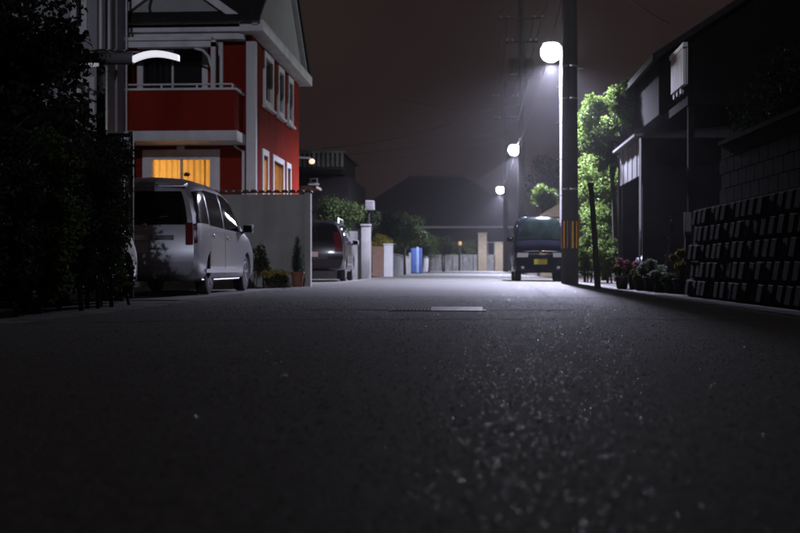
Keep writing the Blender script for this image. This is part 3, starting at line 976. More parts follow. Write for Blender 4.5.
def window(root, axis, face, a0, a1, z0, z1, out, pane, fw=0.07, proud=0.05, mull=1, frame_m=None, casing=0.0, depth=0.1, pd=.02):
    """window in the plane `face`; out = +-1 outward along the axis. frame, panes, sill as pieces"""
    frame_m = frame_m or M_trim
    def bx(mb, b0, b1, c0, c1, d0, d1):
        lo, hi = min(d0, d1), max(d0, d1)
        if axis == 'Y': mb.box(b0, b1, lo, hi, c0, c1)
        else: mb.box(lo, hi, b0, b1, c0, c1)
    fr = MB(); f0 = face + out * proud; f1 = face - out * depth
    w2 = fw + casing
    bx(fr, a0 - casing, a0 + fw, z0 - casing, z1 + casing, f0, f1)
    bx(fr, a1 - fw, a1 + casing, z0 - casing, z1 + casing, f0, f1)
    bx(fr, a0 + fw, a1 - fw, z1 - fw, z1 + casing, f0, f1)
    bx(fr, a0 + fw, a1 - fw, z0 - casing, z0 + fw, f0, f1)
    wo = build('window', fr, frame_m, root)
    n = mull + 1
    wd = (a1 - a0 - 2 * fw)
    for k in range(1, n):
        mb = MB(); c = a0 + fw + wd * k / n
        bx(mb, c - .022, c + .022, z0 + fw, z1 - fw, face + out * (proud - .02), face - out * (depth - .03))
        build('mullion', mb, frame_m, wo)
    for k in range(n):
        mb = MB()
        b0 = a0 + fw + wd * k / n + (.022 if k else 0); b1 = a0 + fw + wd * (k + 1) / n - (.022 if k < n - 1 else 0)
        bx(mb, b0, b1, z0 + fw, z1 - fw, face - out * pd, face - out * (pd + .006))
        build('pane', mb, pane, wo)
    mb = MB(); bx(mb, a0 - casing - .05, a1 + casing + .05, z0 - casing - .06, z0 - casing - .002, face + out * (proud + .06), face - out * .02)
    build('sill', mb, frame_m, wo)
    return wo


def curtain(root, axis, face, a0, a1, z0, z1, m, gap=None):
    n = max(12, int((a1 - a0) * 34)); mb = MB(); V = []
    for i in range(n + 1):
        a = a0 + (a1 - a0) * i / n
        d = face + 0.024 * math.sin(i * 1.45 + .8 * math.sin(i * .31)) + 0.012 * math.sin(i * 0.7)
        for z in (z0, z1):
            V.append((a, d, z) if axis == 'Y' else (d, a, z))
    mb.add(V, [(2 * i, 2 * i + 2, 2 * i + 3, 2 * i + 1) for i in range(n)])
    return build('curtain', mb, m, root, 80)


# --- the red house ----------------------------------------------------------------------
D = 26.0
XC = X_at(252, D)                   # road-side corner
XL = X_at(96, D)
DB = 33.2
Zt = 5.72
red = thing('red_house', 'red stucco house with white trim and glowing orange ground-floor window', 'house', (XC - 3, D, 0))
wx0, wx1 = X_at(149.5, D), X_at(213.5, D)
wz0, wz1 = 1.25, Z_at(156.5, D, 180)
bx0, bx1 = X_at(140, D), X_at(206, D)       # balcony door opening
bz0, bz1 = 3.66, Z_at(46, D, 180)
build('front_wall', wall_holes(XL, XC, 0, Zt, [(wx0, wx1, wz0, wz1), (bx0, bx1, bz0, bz1)], D, D + .16, 'Y'), M_red, red)
# road-side wall
sw = []
for p0, p1, y0, y1 in ((263.5, 271.5, 52, 101), (277.5, 282.5, 65, 109), (287.5, 291.5, 74, 115)):
    d0 = XC * 1.0 / (X_at(p0, 1.0)); d1 = XC / X_at(p1, 1.0)
    sw.append((d0, d1, Z_at(y1, (d0 + d1) / 2, 270), Z_at(y0, (d0 + d1) / 2, 270)))
lw = []
for p0, p1 in ((262.5, 267.5), (273, 283), (286.5, 290)):
    d0 = XC / X_at(p0, 1.0); d1 = XC / X_at(p1, 1.0)
    lw.append((d0, d1, 1.2, 3.12))
sw = [(a, b, 4.33, 5.46) for a, b, _, _ in sw]
build('side_wall', wall_holes(D + .16, DB, 0, Zt, sw + lw, XC - .16, XC, 'X'), M_red, red)
bk = MB(); bk.box(XL, XC - .162, DB - .16, DB, 0, Zt); bk.box(XL, XL + .16, D + .162, DB - .162, 0, Zt)
build('back_wall', bk, M_red, red)
fl = MB(); fl.box(XL + .17, XC - .17, D + .17, DB - .17, 2.95, 3.15)
build('upper_floor', fl, M_white_render, red)
wn_ = window(red, 'Y', D, wx0, wx1, wz0, wz1, -1, M_pane, .07, .05, 1, casing=.15)
curtain(wn_, 'Y', D + .14, wx0 + .02, wx1 - .02, wz0 + .02, wz1 - .02, M_curtain)
kb = MB(); kb.box((wx0 + wx1) / 2 - .09, (wx0 + wx1) / 2 + .09, D - .09, D - .052, wz1 + .06, wz1 + .24)
build('keystone', kb, M_trim, red, bevel=.015)
# something standing on the window ledge, seen dark against the curtain
lp = leaf_cloud([(X_at(186, D), D + .085, Z_at(174, D, 186), .07, .012, .05)], 60, .05)
build('houseplant', lp, M_leaf_dark, wn_, fix=False)
for a, b, c, d in lw:
    w_ = window(red, 'X', XC, a, b, c, d, 1, M_pane, .05, .03, 0, casing=.09, pd=-.012)
    curtain(w_, 'X', XC - .042, a + .02, b - .02, c + .02, d - .02, M_curtain2)
for a, b, c, d in sw:
    window(red, 'X', XC, a, b, c, d, 1, M_darkpane, .06, .05, 0, casing=.08)
window(red, 'Y', D, bx0, bx1, bz0, bz1, -1, M_darkpane, .08, .05, 1, casing=.05)
nc = MB(); V = []
# inner net curtain behind the upstairs glass (right half)
# corner downpipe board
cb = MB(); cb.box(X_at(246.5, D), X_at(255.5, D) + .02, D - .06, D + .10, 0, Zt - .25)
build('corner_board', cb, M_trim, red, bevel=.015)
dp = MB(); dp.tube([(X_at(244, D), D - .09, 0.2), (X_at(244, D), D - .09, Z_at(152, D, 244)), (X_at(236, D), D - .09, Z_at(147, D, 236)), (X_at(236, D), D - .09, 3.40)], .035, 10)
build('downpipe', dp, M_trim, red, 40)
# cornice bands
cn = MB(); cn.box(XL, X_at(246.0, D), D - .30, D - .002, Z_at(39, D), Z_at(27.5, D)); cn.box(XL, X_at(243.5, D), D - .40, D - .302, Z_at(32, D), Z_at(27.5, D))
build('front_cornice', cn, M_trim, red, bevel=.012)
ef = MB(); ef.box(XC - .2, XC + .34, D - .45, DB + .35, Zt - .10, Zt + .16)
build('side_eave', ef, M_trim, red, bevel=.02)
# road-side gable
apex_y = (D + DB) / 2; apz = Zt + .16 + 2.75
gb = MB(); gb.prism([(D - .3, Zt + .162), (DB + .2, Zt + .162), (apex_y, apz)], XC - .2, XC + .10, 'X')
build('side_gable', gb, M_gable, red)
sl = math.atan2(apz - Zt - .16, apex_y - D + .3)
for sgn, y_e in ((-1, D - .55), (1, DB + .45)):
    rk = MB(); rk.bar((XC + .16, y_e, Zt + .12), (XC + .16, apex_y, apz + .18), .12, .20)
    build('bargeboard', rk, M_trim if sgn < 0 else M_gable, red)
rf = MB()
for sgn, y_e in ((-1, D - .62), (1, DB + .5)):
    zb = Zt + .10
    a = [(XL - .4, y_e, zb), (XC + .28, y_e, zb), (XC + .28, apex_y, apz + .24), (XL - .4, apex_y, apz + .24)]
    rf.add(a + [(x, y, z + .1) for x, y, z in a], [(0, 1, 2, 3), (7, 6, 5, 4), (0, 4, 5, 1), (1, 5, 6, 2), (2, 6, 7, 3), (3, 7, 4, 0)])
build('roof', rf, M_roof_dark, red)
# front gable over the balcony
gx = X_at(180, D); gh = 1.34; gz = Z_at(20, D); gtop = gz + .95
fg = MB(); fg.prism([(gx - gh, gz), (gx + gh, gz), (gx, gtop)], D - .40, D - .28, 'Y')
g_ = build('front_gable', fg, M_gable, red)
for s_ in (-1, 1):
    b = MB(); b.bar((gx + s_ * (gh + .14), D - .47, gz - .04), (gx, D - .47, gtop + .06), .12, .17)
    build('bargeboard', b, M_trim, red)
gr = MB()
for s_ in (-1, 1):
    a = [(gx + s_ * (gh + .3), D - .54, gz - .06), (gx, D - .54, gtop + .16), (gx, apex_y - .6, gtop + .16), (gx + s_ * (gh + .3), D + 1.2, gz - .06)]
    gr.add(a + [(x, y, z + .08) for x, y, z in a], [(0, 1, 2, 3), (7, 6, 5, 4), (0, 4, 5, 1), (1, 5, 6, 2), (2, 6, 7, 3), (3, 7, 4, 0)])
build('front_gable_roof', gr, M_roof_dark, red)
br = MB(); br.tube([(X_at(159.5, D), D - .43, gtop - .15), (X_at(156.5, D), D - .43, gz + .45), (X_at(154.5, D), D - .43, gz + .28), (X_at(155.5, D), D - .43, gz + .18)], .03, 8)
build('gable_ornament', br, M_black_metal, red, 40)
sf = MB(); sf.box(gx - gh - .1, gx + gh + .1, D - .45, D - .405, gz - .10, gz - .005)
build('gable_base', sf, M_trim, red)
# balcony
BX1 = X_at(237, D - 1.0); BY = D - 1.0
zb0, zb1, zb2 = Z_at(139, BY), Z_at(128.5, BY), Z_at(87.5, BY)
bp_ = MB(); bp_.box(XL, BX1, BY, D - .003, zb0, zb1); build('balcony_band', bp_, M_trim, red, bevel=.015)
pp = MB(); pp.box(XL, BX1 - .06, BY + .05, BY + .17, zb1 + .002, zb2); pp.box(BX1 - .18, BX1 - .06, BY + .172, D - .004, zb1 + .002, zb2)
build('balcony_parapet', pp, M_red, red)
cp = MB(); cp.box(XL, BX1 - .02, BY + .01, BY + .21, zb2 + .002, zb2 + .05); cp.box(BX1 - .22, BX1 - .02, BY + .212, D - .005, zb2 + .002, zb2 + .05)
build('parapet_coping', cp, M_trim, red)
rl = MB(); zr = zb2 + .14
rl.tube([(XL, BY + .11, zr), (BX1 - .12, BY + .11, zr), (BX1 - .12, D - .05, zr)], .022, 8)
build('balcony_rail', rl, M_trim, red, 40)
xx = BX1 - .12
while xx > XL:
    p = MB(); p.box(xx - .018, xx + .018, BY + .092, BY + .128, zb2 + .05, zr); build('rail_post', p, M_trim, red); xx -= .78
# balcony posts, lintel and curved bracket
px1 = X_at(214, BY + .1)
for px in (213.5, 221):
    y_ = BY + .12 if px < 215 else D - .1
    p = MB(); p.box(X_at(px, y_) - .05, X_at(px, y_) + .05, y_ - .05, y_ + .05, zb2 + .052, Z_at(39.5, y_)); build('balcony_post', p, M_trim, red)
li = MB(); li.box(XL, X_at(213.5, BY + .12) + .05, BY + .07, BY + .17, Z_at(44, BY + .1), Z_at(37, BY + .1)); build('balcony_lintel', li, M_trim, red)
bc = MB(); xq = X_at(213.5, BY + .12) - .05; zq = Z_at(44.2, BY + .1)
bc.tube([(xq - .36, BY + .12, zq - .02), (xq - .18, BY + .12, zq - .07), (xq - .06, BY + .12, zq - .20), (xq, BY + .12, zq - .42)], .03, 8)
build('balcony_bracket', bc, M_trim, red, 40)
cl_ = MB(); cl_.box(XL, X_at(221, D), BY + .02, D - .31, Z_at(36.5, BY), Z_at(33, BY)); build('balcony_ceiling', cl_, M_trim, red)

rl_d = bpy.data.lights.new('room_lamp', 'POINT'); rl_d.energy = 620; rl_d.color = (1.0, 0.60, 0.22); rl_d.shadow_soft_size = .18
rl_o = bpy.data.objects.new('room_lamp', rl_d); col.objects.link(rl_o); rl_o.parent = red
rl_o.location = (XC - 2.9 - (XC - 3), 2.6, 2.3)
# --- garden wall with tile cap ------------------------------------------------------------
GY = 24.5
gw = thing('garden_wall', 'rendered garden wall with brown tile coping and a white end post', 'wall', (-4.5, GY, 0))
xe = X_at(304.5, GY); xs = X_at(128, GY)
w = MB(); w.box(xs, xe, GY, GY + .16, -.02, 1.95); build('wall', w, M_render, gw)
ep = MB(); ep.box(xe + .001, xe + .13, GY - .03, GY + .19, -.02, 1.99); build('end_post', ep, M_white_render, gw, bevel=.012)
tx = xe + .16
tile = None
while tx > xs:
    if tile is None:
        t_ = MB()
        seg = [(.078 * math.cos(math.pi * k / 6), .05 * math.sin(math.pi * k / 6)) for k in range(7)]
        t_.prism([(a, b) for a, b in seg], -.14, .14, 'Y')
        tm = t_.mesh('cap_tile'); tile = tm
        tm.materials.append(M_tile_cap)
    o = bpy.data.objects.new('cap_tile', tm); col.objects.link(o); o.parent = gw
    o.location = (tx - .08 + 4.5, .08 + random.uniform(-.006, .006), 1.995 + random.uniform(0, .008))
    o.rotation_euler = (random.uniform(-.04, .04), random.uniform(-.04, .04), 0)
    tx -= .165
cs_ = MB(); cs_.box(xs, xe - .001 + .16, GY - .05, GY + .21, 1.95 + .041, 1.995); 
build('cap_bed', cs_, M_tile_cap, gw)

# --- pale house on the far left ------------------------------------------------------------
LD = 23.3
lh = thing('pale_house', 'pale sided house behind the carport at the left edge', 'house', (-8, LD, 0))
lx = X_at(97, LD)
lz = 8.0
LB = lx / X_at(122, 1.0)
hol = [(X_at(74, LD), X_at(85, LD), Z_at(25, LD), 7.0), (X_at(79, LD), X_at(93, LD), Z_at(128, LD), Z_at(76, LD))]
build('front_wall', wall_holes(-11.5, lx, 0, lz, hol, LD, LD + .15, 'Y'), M_siding, lh)
yh0, yh1 = lx / X_at(100, 1.0), lx / X_at(108.5, 1.0)
shol = [(yh0, yh1, Z_at(50, yh0), 7.0)]
build('side_wall', wall_holes(LD + .151, LB - .001, 0, lz, shol, lx - .15, lx, 'X'), M_siding, lh)
for h in hol:
    window(lh, 'Y', LD, *h, -1, M_darkpane, .06, .05, 0, casing=.05)
window(lh, 'X', lx, *shol[0], 1, M_darkpane, .06, .05, 0, casing=.05)
b = MB(); b.box(lx - .05, lx + .05, LB - .5, LB + .02, 0, lz); build('corner_board', b, M_siding, lh)
b = MB(); b.box(-11.5, lx - .151, LB - .15, LB, 0, lz); build('back_wall', b, M_siding, lh)
b = MB(); b.prism([(-12.0, lz), (lx + .5, lz), (lx + .5, lz + .2), (-8.5, lz + 2.2), (-12.0, lz + .4)], LD - .5, LB + .1, 'Y'); build('roof', b, M_roof_dark, lh)
b = MB(); b.tube([(lx + .1, LB - .02, 0), (lx + .1, LB - .02, lz)], .03, 8); build('downpipe', b, M_alu, lh, 40)

# --- carport: dark beam, posts, pitched roof sheet, bars with emission ----------------------------------
CD = 14.9
cpz = Z_at(59, CD, 110)
cpt = thing('carport', 'black carport frame with a white bar made to glow on its beam end', 'carport', (-4.6, CD, 0))
xb0, xb1 = X_at(52, CD), X_at(133, CD)
b = MB(); b.box(xb0 - .6, xb1, CD - .05, CD + .05, cpz - .07, cpz + .07); build('beam', b, M_black_metal, cpt, bevel=.01)
b = MB(); b.box(X_at(97.5, CD), X_at(106.5, CD), CD - .05, CD + .05, 0, cpz - .072); build('post', b, M_black_metal, cpt, bevel=.008)
b = MB(); b.box(xb0 - .5, xb0 - .4, CD - .05, CD + .05, 0, cpz - .072); build('post', b, M_black_metal, cpt, bevel=.008)
rs = MB(); V = []
for i in range(13):
    x = xb0 - .6 + (xb1 - .02 - xb0 + .6) * i / 12
    for y in (CD + .06, CD + 2.2):
        V.append((x, y, cpz + .10 + .02 * math.sin(i * 1.6) + (y - CD) * .178))
rs.add(V, [(2 * i, 2 * i + 2, 2 * i + 3, 2 * i + 1) for i in range(12)])
rs.add([(x, y, z + .012) for x, y, z in V], [(2 * i, 2 * i + 1, 2 * i + 3, 2 * i + 2) for i in range(12)])
build('roof_panel', rs, M_darkpane, cpt, 50)
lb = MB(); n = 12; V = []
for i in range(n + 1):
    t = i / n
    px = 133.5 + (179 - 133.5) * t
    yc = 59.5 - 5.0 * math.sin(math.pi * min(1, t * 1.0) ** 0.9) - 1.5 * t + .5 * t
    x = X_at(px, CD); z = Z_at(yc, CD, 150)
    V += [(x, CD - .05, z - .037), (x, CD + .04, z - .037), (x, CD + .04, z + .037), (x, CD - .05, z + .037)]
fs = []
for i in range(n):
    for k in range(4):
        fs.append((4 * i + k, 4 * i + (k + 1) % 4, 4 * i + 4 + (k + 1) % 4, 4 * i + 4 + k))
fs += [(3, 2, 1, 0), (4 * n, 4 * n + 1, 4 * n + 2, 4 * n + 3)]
lb.add(V, fs); tag(build('glow_bar', lb, M_glow_bar, cpt, 50), 'curved white bar made to glow')
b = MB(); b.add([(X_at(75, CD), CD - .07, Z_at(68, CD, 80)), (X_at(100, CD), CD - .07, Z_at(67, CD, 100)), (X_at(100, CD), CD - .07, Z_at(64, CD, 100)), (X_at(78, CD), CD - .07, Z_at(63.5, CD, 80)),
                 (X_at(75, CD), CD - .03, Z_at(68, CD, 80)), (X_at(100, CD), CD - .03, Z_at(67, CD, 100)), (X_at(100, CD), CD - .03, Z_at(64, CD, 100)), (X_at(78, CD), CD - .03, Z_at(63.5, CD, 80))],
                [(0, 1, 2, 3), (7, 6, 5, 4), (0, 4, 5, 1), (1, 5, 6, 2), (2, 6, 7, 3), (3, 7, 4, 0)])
build('lower_glow_bar', b, M_glow_bar_dim, cpt)
b = MB(); b.bar((X_at(75, CD), CD - .02, Z_at(80, CD)), (X_at(97, CD), CD - .02, Z_at(91, CD)), .03, .07); build('light_streak', b, M_alu, cpt)  # slanting streaks of reflected light, made as pale bars
b = MB(); b.bar((X_at(75, CD), CD - .02, Z_at(92, CD)), (X_at(97, CD), CD - .02, Z_at(99, CD)), .03, .03); build('light_streak', b, M_alu, cpt)

# black bar gate under it
gt = thing('bar_gate', 'tall black metal gate of upright bars under the carport', 'gate', (X_at(105, 15.3), 15.3, 0))
g0, g1 = X_at(78, 15.3), X_at(130, 15.3); gz1 = Z_at(131, 15.3)
b = MB(); b.box(g0, g1, 15.28, 15.32, gz1 - .05, gz1); build('top_rail', b, M_black_metal, gt)
b = MB(); b.box(g0, g1, 15.28, 15.32, .15, .20); build('bottom_rail', b, M_black_metal, gt)
x = g0 + .02
while x < g1:
    m_ = M_alu if x > g1 - .12 else M_black_metal
    b = MB(); b.box(x - .012, x + .012, 15.288, 15.312, .201, gz1 - .051); build('bar', b, m_, gt); x += .085
b = MB(); b.box(g1 - .03, g1 + .03, 15.33, 15.39, -.02, gz1 + .03); build('gate_post', b, M_black_metal, gt)

# ------------------------------------------------------------------ left hedge and trees
plant('evergreen_tree', 'tall dark evergreen tree filling the upper left corner', 'tree', (X_at(18, 12.4), 12.4, 0), (0, 0, 2.9), (.6, .6, 2.1), 16000, .10, M_leaf_dark, 48, .42, .11)
plant('evergreen_tree', 'dark evergreen tree cut by the left edge of the picture', 'tree', (-5.35, 10.6, 0), (0, 0, 2.4), (.6, .7, 1.7), 11000, .09, M_leaf_dark, 34, .42, .1)
hs = [(-4.0, 12.6, 1.50, .18, 'rounded leafy shrub at the road end of the left hedge', M_leaf_mid),
      (-3.98, 12.05, 1.85, .22, 'dark shrub second from the road end of the left hedge', M_leaf_dark),
      (-3.96, 11.35, 1.85, .24, 'dark shrub in the middle of the left hedge', M_leaf_dark),
      (-3.92, 10.7, 1.85, .24, 'low rounded shrub under the tall evergreen tree', M_leaf_mid),
      (-3.95, 9.9, 1.9, .26, 'dark shrub next to the left edge of the picture', M_leaf_dark),
      (-4.0, 9.0, 1.9, .28, 'dark shrub cut by the left edge of the picture', M_leaf_dark)]
for x, y, h, r, lab, m_ in hs:
    t_ = plant('hedge_shrub', lab, 'shrub', (x, y, 0), (0, 0, h * .50), (r * .8, .38, h * .42), 7500, .055, m_, 36, .19, .026, 2, 'shrubs of the left hedge')
plant('hedge_shrub', 'tall bushy shrub filling the space under the carport beam', 'shrub', (X_at(84, 13.9), 14.75, 0), (0, 0, 1.75), (.26, .16, .35), 3600, .06, M_leaf_dark, 16, .22, .04, 2, 'shrubs of the left hedge')

plant('hedge_shrub', 'lowest small shrub at the road end of the left hedge', 'shrub', (-3.98, 13.25, 0), (0, 0, .30), (.07, .12, .20), 1500, .045, M_leaf_dark, 10, .11, .02, 2, 'shrubs of the left hedge')
# ------------------------------------------------------------------ plants at the garden wall
pt = thing('potted_conifer', 'small upright conifer in a terracotta pot by the wall end', 'potted plant', (X_at(297.5, 23.9), 23.9, 0))
b = MB(); b.lathe([(.085, 0), (.10, .02), (.125, .26), (.145, .27), (.145, .32), (.115, .32), (.11, .27)], 18); build('pot', b, M_terracotta, pt, 40, local=True)
build('trunk', MB().tube([(0, 0, .25), (0, 0, .9)], [.02, .008], 6), M_bark, pt, local=True)
build('crown', leaf_cloud([(0, 0, .42, .14, .14, .14), (0, 0, .60, .13, .13, .16), (0, 0, .78, .10, .10, .16), (0, 0, .95, .06, .06, .13)], 2600, .045, -.8, .25, .3), M_leaf_conifer, pt, local=True, fix=False)
yf = plant('flowering_shrub', 'low clump of yellow flowers at the foot of the garden wall', 'shrub', (X_at(275, 23.6), 23.6, 0), (0, 0, .18), (.26, .15, .08), 1400, .05, M_leaf_mid, 9, .12, .012, 4)
build('flowers', leaf_cloud([(0, 0, .30, .32, .18, .07), (-.12, -.05, .27, .2, .12, .07)], 380, .045, 0, .9), M_petal_yellow, yf, local=True, fix=False)['kind'] = 'stuff'
plant('climbing_plant', 'thin leafy plant growing up the garden wall behind the silver van', 'plant', (X_at(260, 24.1), 24.1, 0), (0, 0, .55), (.12, .08, .32), 650, .06, M_leaf_mid, 10, .1, .012, 2)

# ------------------------------------------------------------------ second house, left, with balcony
HD = 43.0
h2 = thing('balcony_house', 'dark house with a pale railed balcony beyond the red house', 'house', (-8, HD, 0))
x0, x1 = -14.0, X_at(349, HD)
zt2 = Z_at(153, HD)
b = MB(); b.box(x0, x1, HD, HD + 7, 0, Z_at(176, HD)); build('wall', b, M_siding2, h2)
b = MB(); b.box(x0, X_at(345, HD), HD - .9, HD - .002, Z_at(171, HD), Z_at(168, HD)); build('balcony_floor', b, M_siding2, h2)
b = MB(); b.box(x0, X_at(345, HD - .9), HD - .92, HD - .86, zt2 - .05, zt2 + .02); build('balcony_rail', b, M_concrete_dark, h2)
x = X_at(300, HD - .9)
while x < X_at(345, HD - .9):
    b = MB(); b.box(x - .05, x + .05, HD - .90, HD - .87, Z_at(168, HD), zt2 - .05); build('balcony_slat', b, M_concrete_dark, h2); x += .17
b = MB(); b.box(x0, X_at(338, HD), HD + 1.2, HD + 6.5, Z_at(170, HD), Z_at(150, HD)); build('upper_storey', b, M_siding2, h2)
b = MB(); b.prism([(x0 - .3, Z_at(150, HD)), (X_at(342, HD), Z_at(150, HD)), (X_at(318, HD), Z_at(147.5, HD)), (x0, Z_at(140, HD))], HD + .9, HD + 6.8, 'Y'); build('roof', b, M_roof_dark, h2)
window(h2, 'Y', HD, X_at(310, HD), X_at(318, HD), Z_at(183, HD), Z_at(177.5, HD), -1, M_darkpane, .05, .04, 0)
pl_ = thing('porch_lamp', 'lit wall lamp on the rear corner of the red house', 'lamp', (XC + .02, 33.35, Z_at(158, 33.3)))
z_ = Z_at(158.5, 33.3)
b = MB(); b.bar((XC - .05, DB + .02, z_ + .05), (XC + .30, DB + .25, z_ + .05), .05); build('arm', b, M_alu, pl_)
b = MB(); b.lathe([(.03, -.09), (.075, -.06), (.085, 0), (.05, .05), (.03, .06)], 14, (XC + .34, DB + .25, z_ - .03)); build('lamp_glass', b, M_porch, pl_, 50)
cn_ = thing('porch_canopy', 'small porch canopy lit orange from below behind the garden wall', 'canopy', (X_at(310, 36), 36, 0))
b = MB(); b.box(X_at(296, 36), X_at(319, 36), 35.4, 36.6, Z_at(189, 36), Z_at(186.5, 36)); build('roof_slab', b, M_beige, cn_)
b = MB(); b.box(X_at(298, 36), X_at(298, 36) + .1, 36.3, 36.4, 0, Z_at(189.2, 36)); build('post', b, M_siding2, cn_)
b = MB(); b.lathe([(.10, -.06), (.11, -.01), (.05, 0)], 14, (X_at(307, 36), 36.0, Z_at(189, 36) - .002)); build('ceiling_lamp', b, M_ember, cn_, 50)

# ------------------------------------------------------------------ roadside left, middle distance
plant('garden_shrub', 'broad dark green bush over the dark parked car', 'shrub', (X_at(340, 40.5), 40.5, 0), (0, 0, 2.15), (.75, .6, .55), 5200, .09, M_leaf_mid, 20, .42, .06, 3)
plant('garden_shrub', 'small bush beside the pale gate pillar', 'shrub', (X_at(368, 42.5), 42.5, 0), (0, 0, 2.15), (.35, .4, .3), 1800, .08, M_leaf_dark, 10, .25, .04, 3)
gp = thing('gate_pillar', 'grey gate pillar beyond the dark parked car', 'pillar', (X_at(366, 40.2), 40.2, 0))
b = MB(); b.box(X_at(361.5, 40.2), X_at(370.5, 40.2), 40.05, 40.35, -.02, Z_at(226, 40.2)); build('shaft', b, M_concrete, gp, bevel=.015)
b = MB(); b.box(X_at(360.8, 40.2), X_at(371.2, 40.2), 40.02, 40.38, Z_at(226, 40.2) + .001, Z_at(224, 40.2)); build('cap', b, M_concrete, gp, bevel=.01)
b = MB(); b.box(X_at(350, 40.3), X_at(361.3, 40.3), 40.12, 40.28, -.02, Z_at(231, 40.2)); build('side_wall', b, M_concrete, gp)
wl = thing('wall_lantern', 'pale box lantern on a bracket above the gate pillar', 'lantern', (X_at(370, 41), 41, Z_at(206, 41)))
b = MB(); b.box(X_at(365.5, 41), X_at(374.5, 41), 40.85, 41.15, Z_at(210, 41), Z_at(201.5, 41)); build('box', b, M_concrete, wl, bevel=.03)
b = MB(); b.box(X_at(366, 41), X_at(374, 41), 40.84, 41.16, Z_at(201.4, 41), Z_at(200.4, 41)); build('lid', b, M_siding, wl)
b = MB(); b.tube([(X_at(369, 41), 41, Z_at(210, 41)), (X_at(369, 41), 41, 0)], .03, 8); build('post', b, M_black_metal, wl)
bd = thing('side_gate', 'brown board gate between the grey pillar and the white post', 'gate', (X_at(377, 46), 46, 0))
ga, gbx = X_at(372.5, 46), X_at(383.2, 46); nb_ = 5
for k in range(nb_):
    b = MB(); w_ = (gbx - ga) / nb_
    b.box(ga + k * w_ + .006, ga + (k + 1) * w_ - .006, 45.98 - .004 * (k % 2), 46.02, .03, Z_at(246.5, 46)); build('board', b, M_brown_boards, bd)
b = MB(); b.box(ga, gbx, 46.021, 46.05, .35, .42); build('ledger', b, M_brown_boards, bd)
wpst = thing('white_gate_post', 'white rendered gate post with a plant on top', 'pillar', (X_at(388.5, 49), 49, 0))
b = MB(); b.box(X_at(384, 49), X_at(393, 49), 48.85, 49.15, -.02, Z_at(245, 49)); build('shaft', b, M_white_render, wpst, bevel=.015)
b = MB(); b.box(X_at(383.5, 49), X_at(393.5, 49), 48.82, 49.18, Z_at(244.9, 49), Z_at(243.5, 49)); build('cap', b, M_white_render, wpst, bevel=.01)
plant('garden_shrub', 'yellow green bush rising behind the brown gate', 'shrub', (X_at(380, 50.2), 50.2, 0), (0, 0, 1.35), (.4, .35, .35), 1700, .09, M_leaf_yellow, 12, .24, .03, 3)
plant('garden_tree', 'dark rounded tree over the wall beyond the white gate post', 'tree', (X_at(405, 60), 60, 0), (0, 0, 2.35), (.9, .9, .75), 4200, .12, M_leaf_mid, 20, .45, .08)
plant('garden_tree', 'small dark tree behind the brown gate', 'tree', (X_at(391, 56), 56, 0), (0, 0, 2.4), (.5, .6, .6), 2600, .11, M_leaf_dark, 14, .38, .07)
bt = thing('blue_sign_stand', 'blue and pale blue upright sheet beside the far wall', 'panel', (X_at(416, 72), 72, 0))
b = MB(); b.box(X_at(411, 72), X_at(415.8, 72), 71.94, 72.02, .05, Z_at(248, 72)); build('panel', b, M_blue, bt, bevel=.01)
b = MB(); b.box(X_at(416.2, 72), X_at(419.0, 72), 71.94, 72.02, .05, Z_at(247, 72)); build('panel', b, M_bluepale, bt, bevel=.01)
b = MB(); b.box(X_at(419.4, 72), X_at(422, 72), 71.94, 72.02, .05, Z_at(248, 72)); build('panel', b, M_blue, bt, bevel=.01)
b = MB(); b.box(X_at(411, 72), X_at(422, 72), 72.021, 72.06, -.02, .5); build('foot', b, M_black_metal, bt)

# low walls receding on the left
def block_run(name, label, p0, p1, h, n, m, thick=.15):
    t = thing(name, label, 'wall', (p0[0], p0[1], 0))
    a = Vector((p0[0], p0[1], 0)); e = Vector((p1[0], p1[1], 0))
    for k in range(n):
        s_ = a.lerp(e, k / n); f_ = a.lerp(e, (k + 1) / n - .06 / n)
        mb = MB(); mb.bar((s_.x, s_.y, h / 2 - .02), (f_.x, f_.y, h / 2 - .02), thick, h + .02)
        build('panel', mb, m, t)
    mb = MB(); mb.bar((a.x, a.y, h + .025), (e.x, e.y, h + .025), thick + .06, .045); build('coping', mb, m, t)
    return t
block_run('boundary_wall', 'low grey wall panels running from the white post to the blue sheet', (X_at(394, 51), 51), (-3.75, 71), .95, 9, M_concrete_dark)
block_run('boundary_wall', 'low concrete wall beyond the blue sheet', (-3.75, 73.5), (-3.7, 106), 1.25, 10, M_concrete)
plant('hedge_shrub', 'dark bush over the low wall beside the blue sheet', 'shrub', (X_at(428, 80), 80, 0), (0, 0, 1.9), (.6, 2.4, .6), 2600, .15, M_leaf_mid, 14, .5, .05, 3)
plant('hedge_shrub', 'far bush over the low concrete wall', 'shrub', (X_at(443, 92), 92, 0), (0, 0, 2.1), (.8, 3.4, .5), 2600, .16, M_leaf_mid, 14, .5, .05, 3)

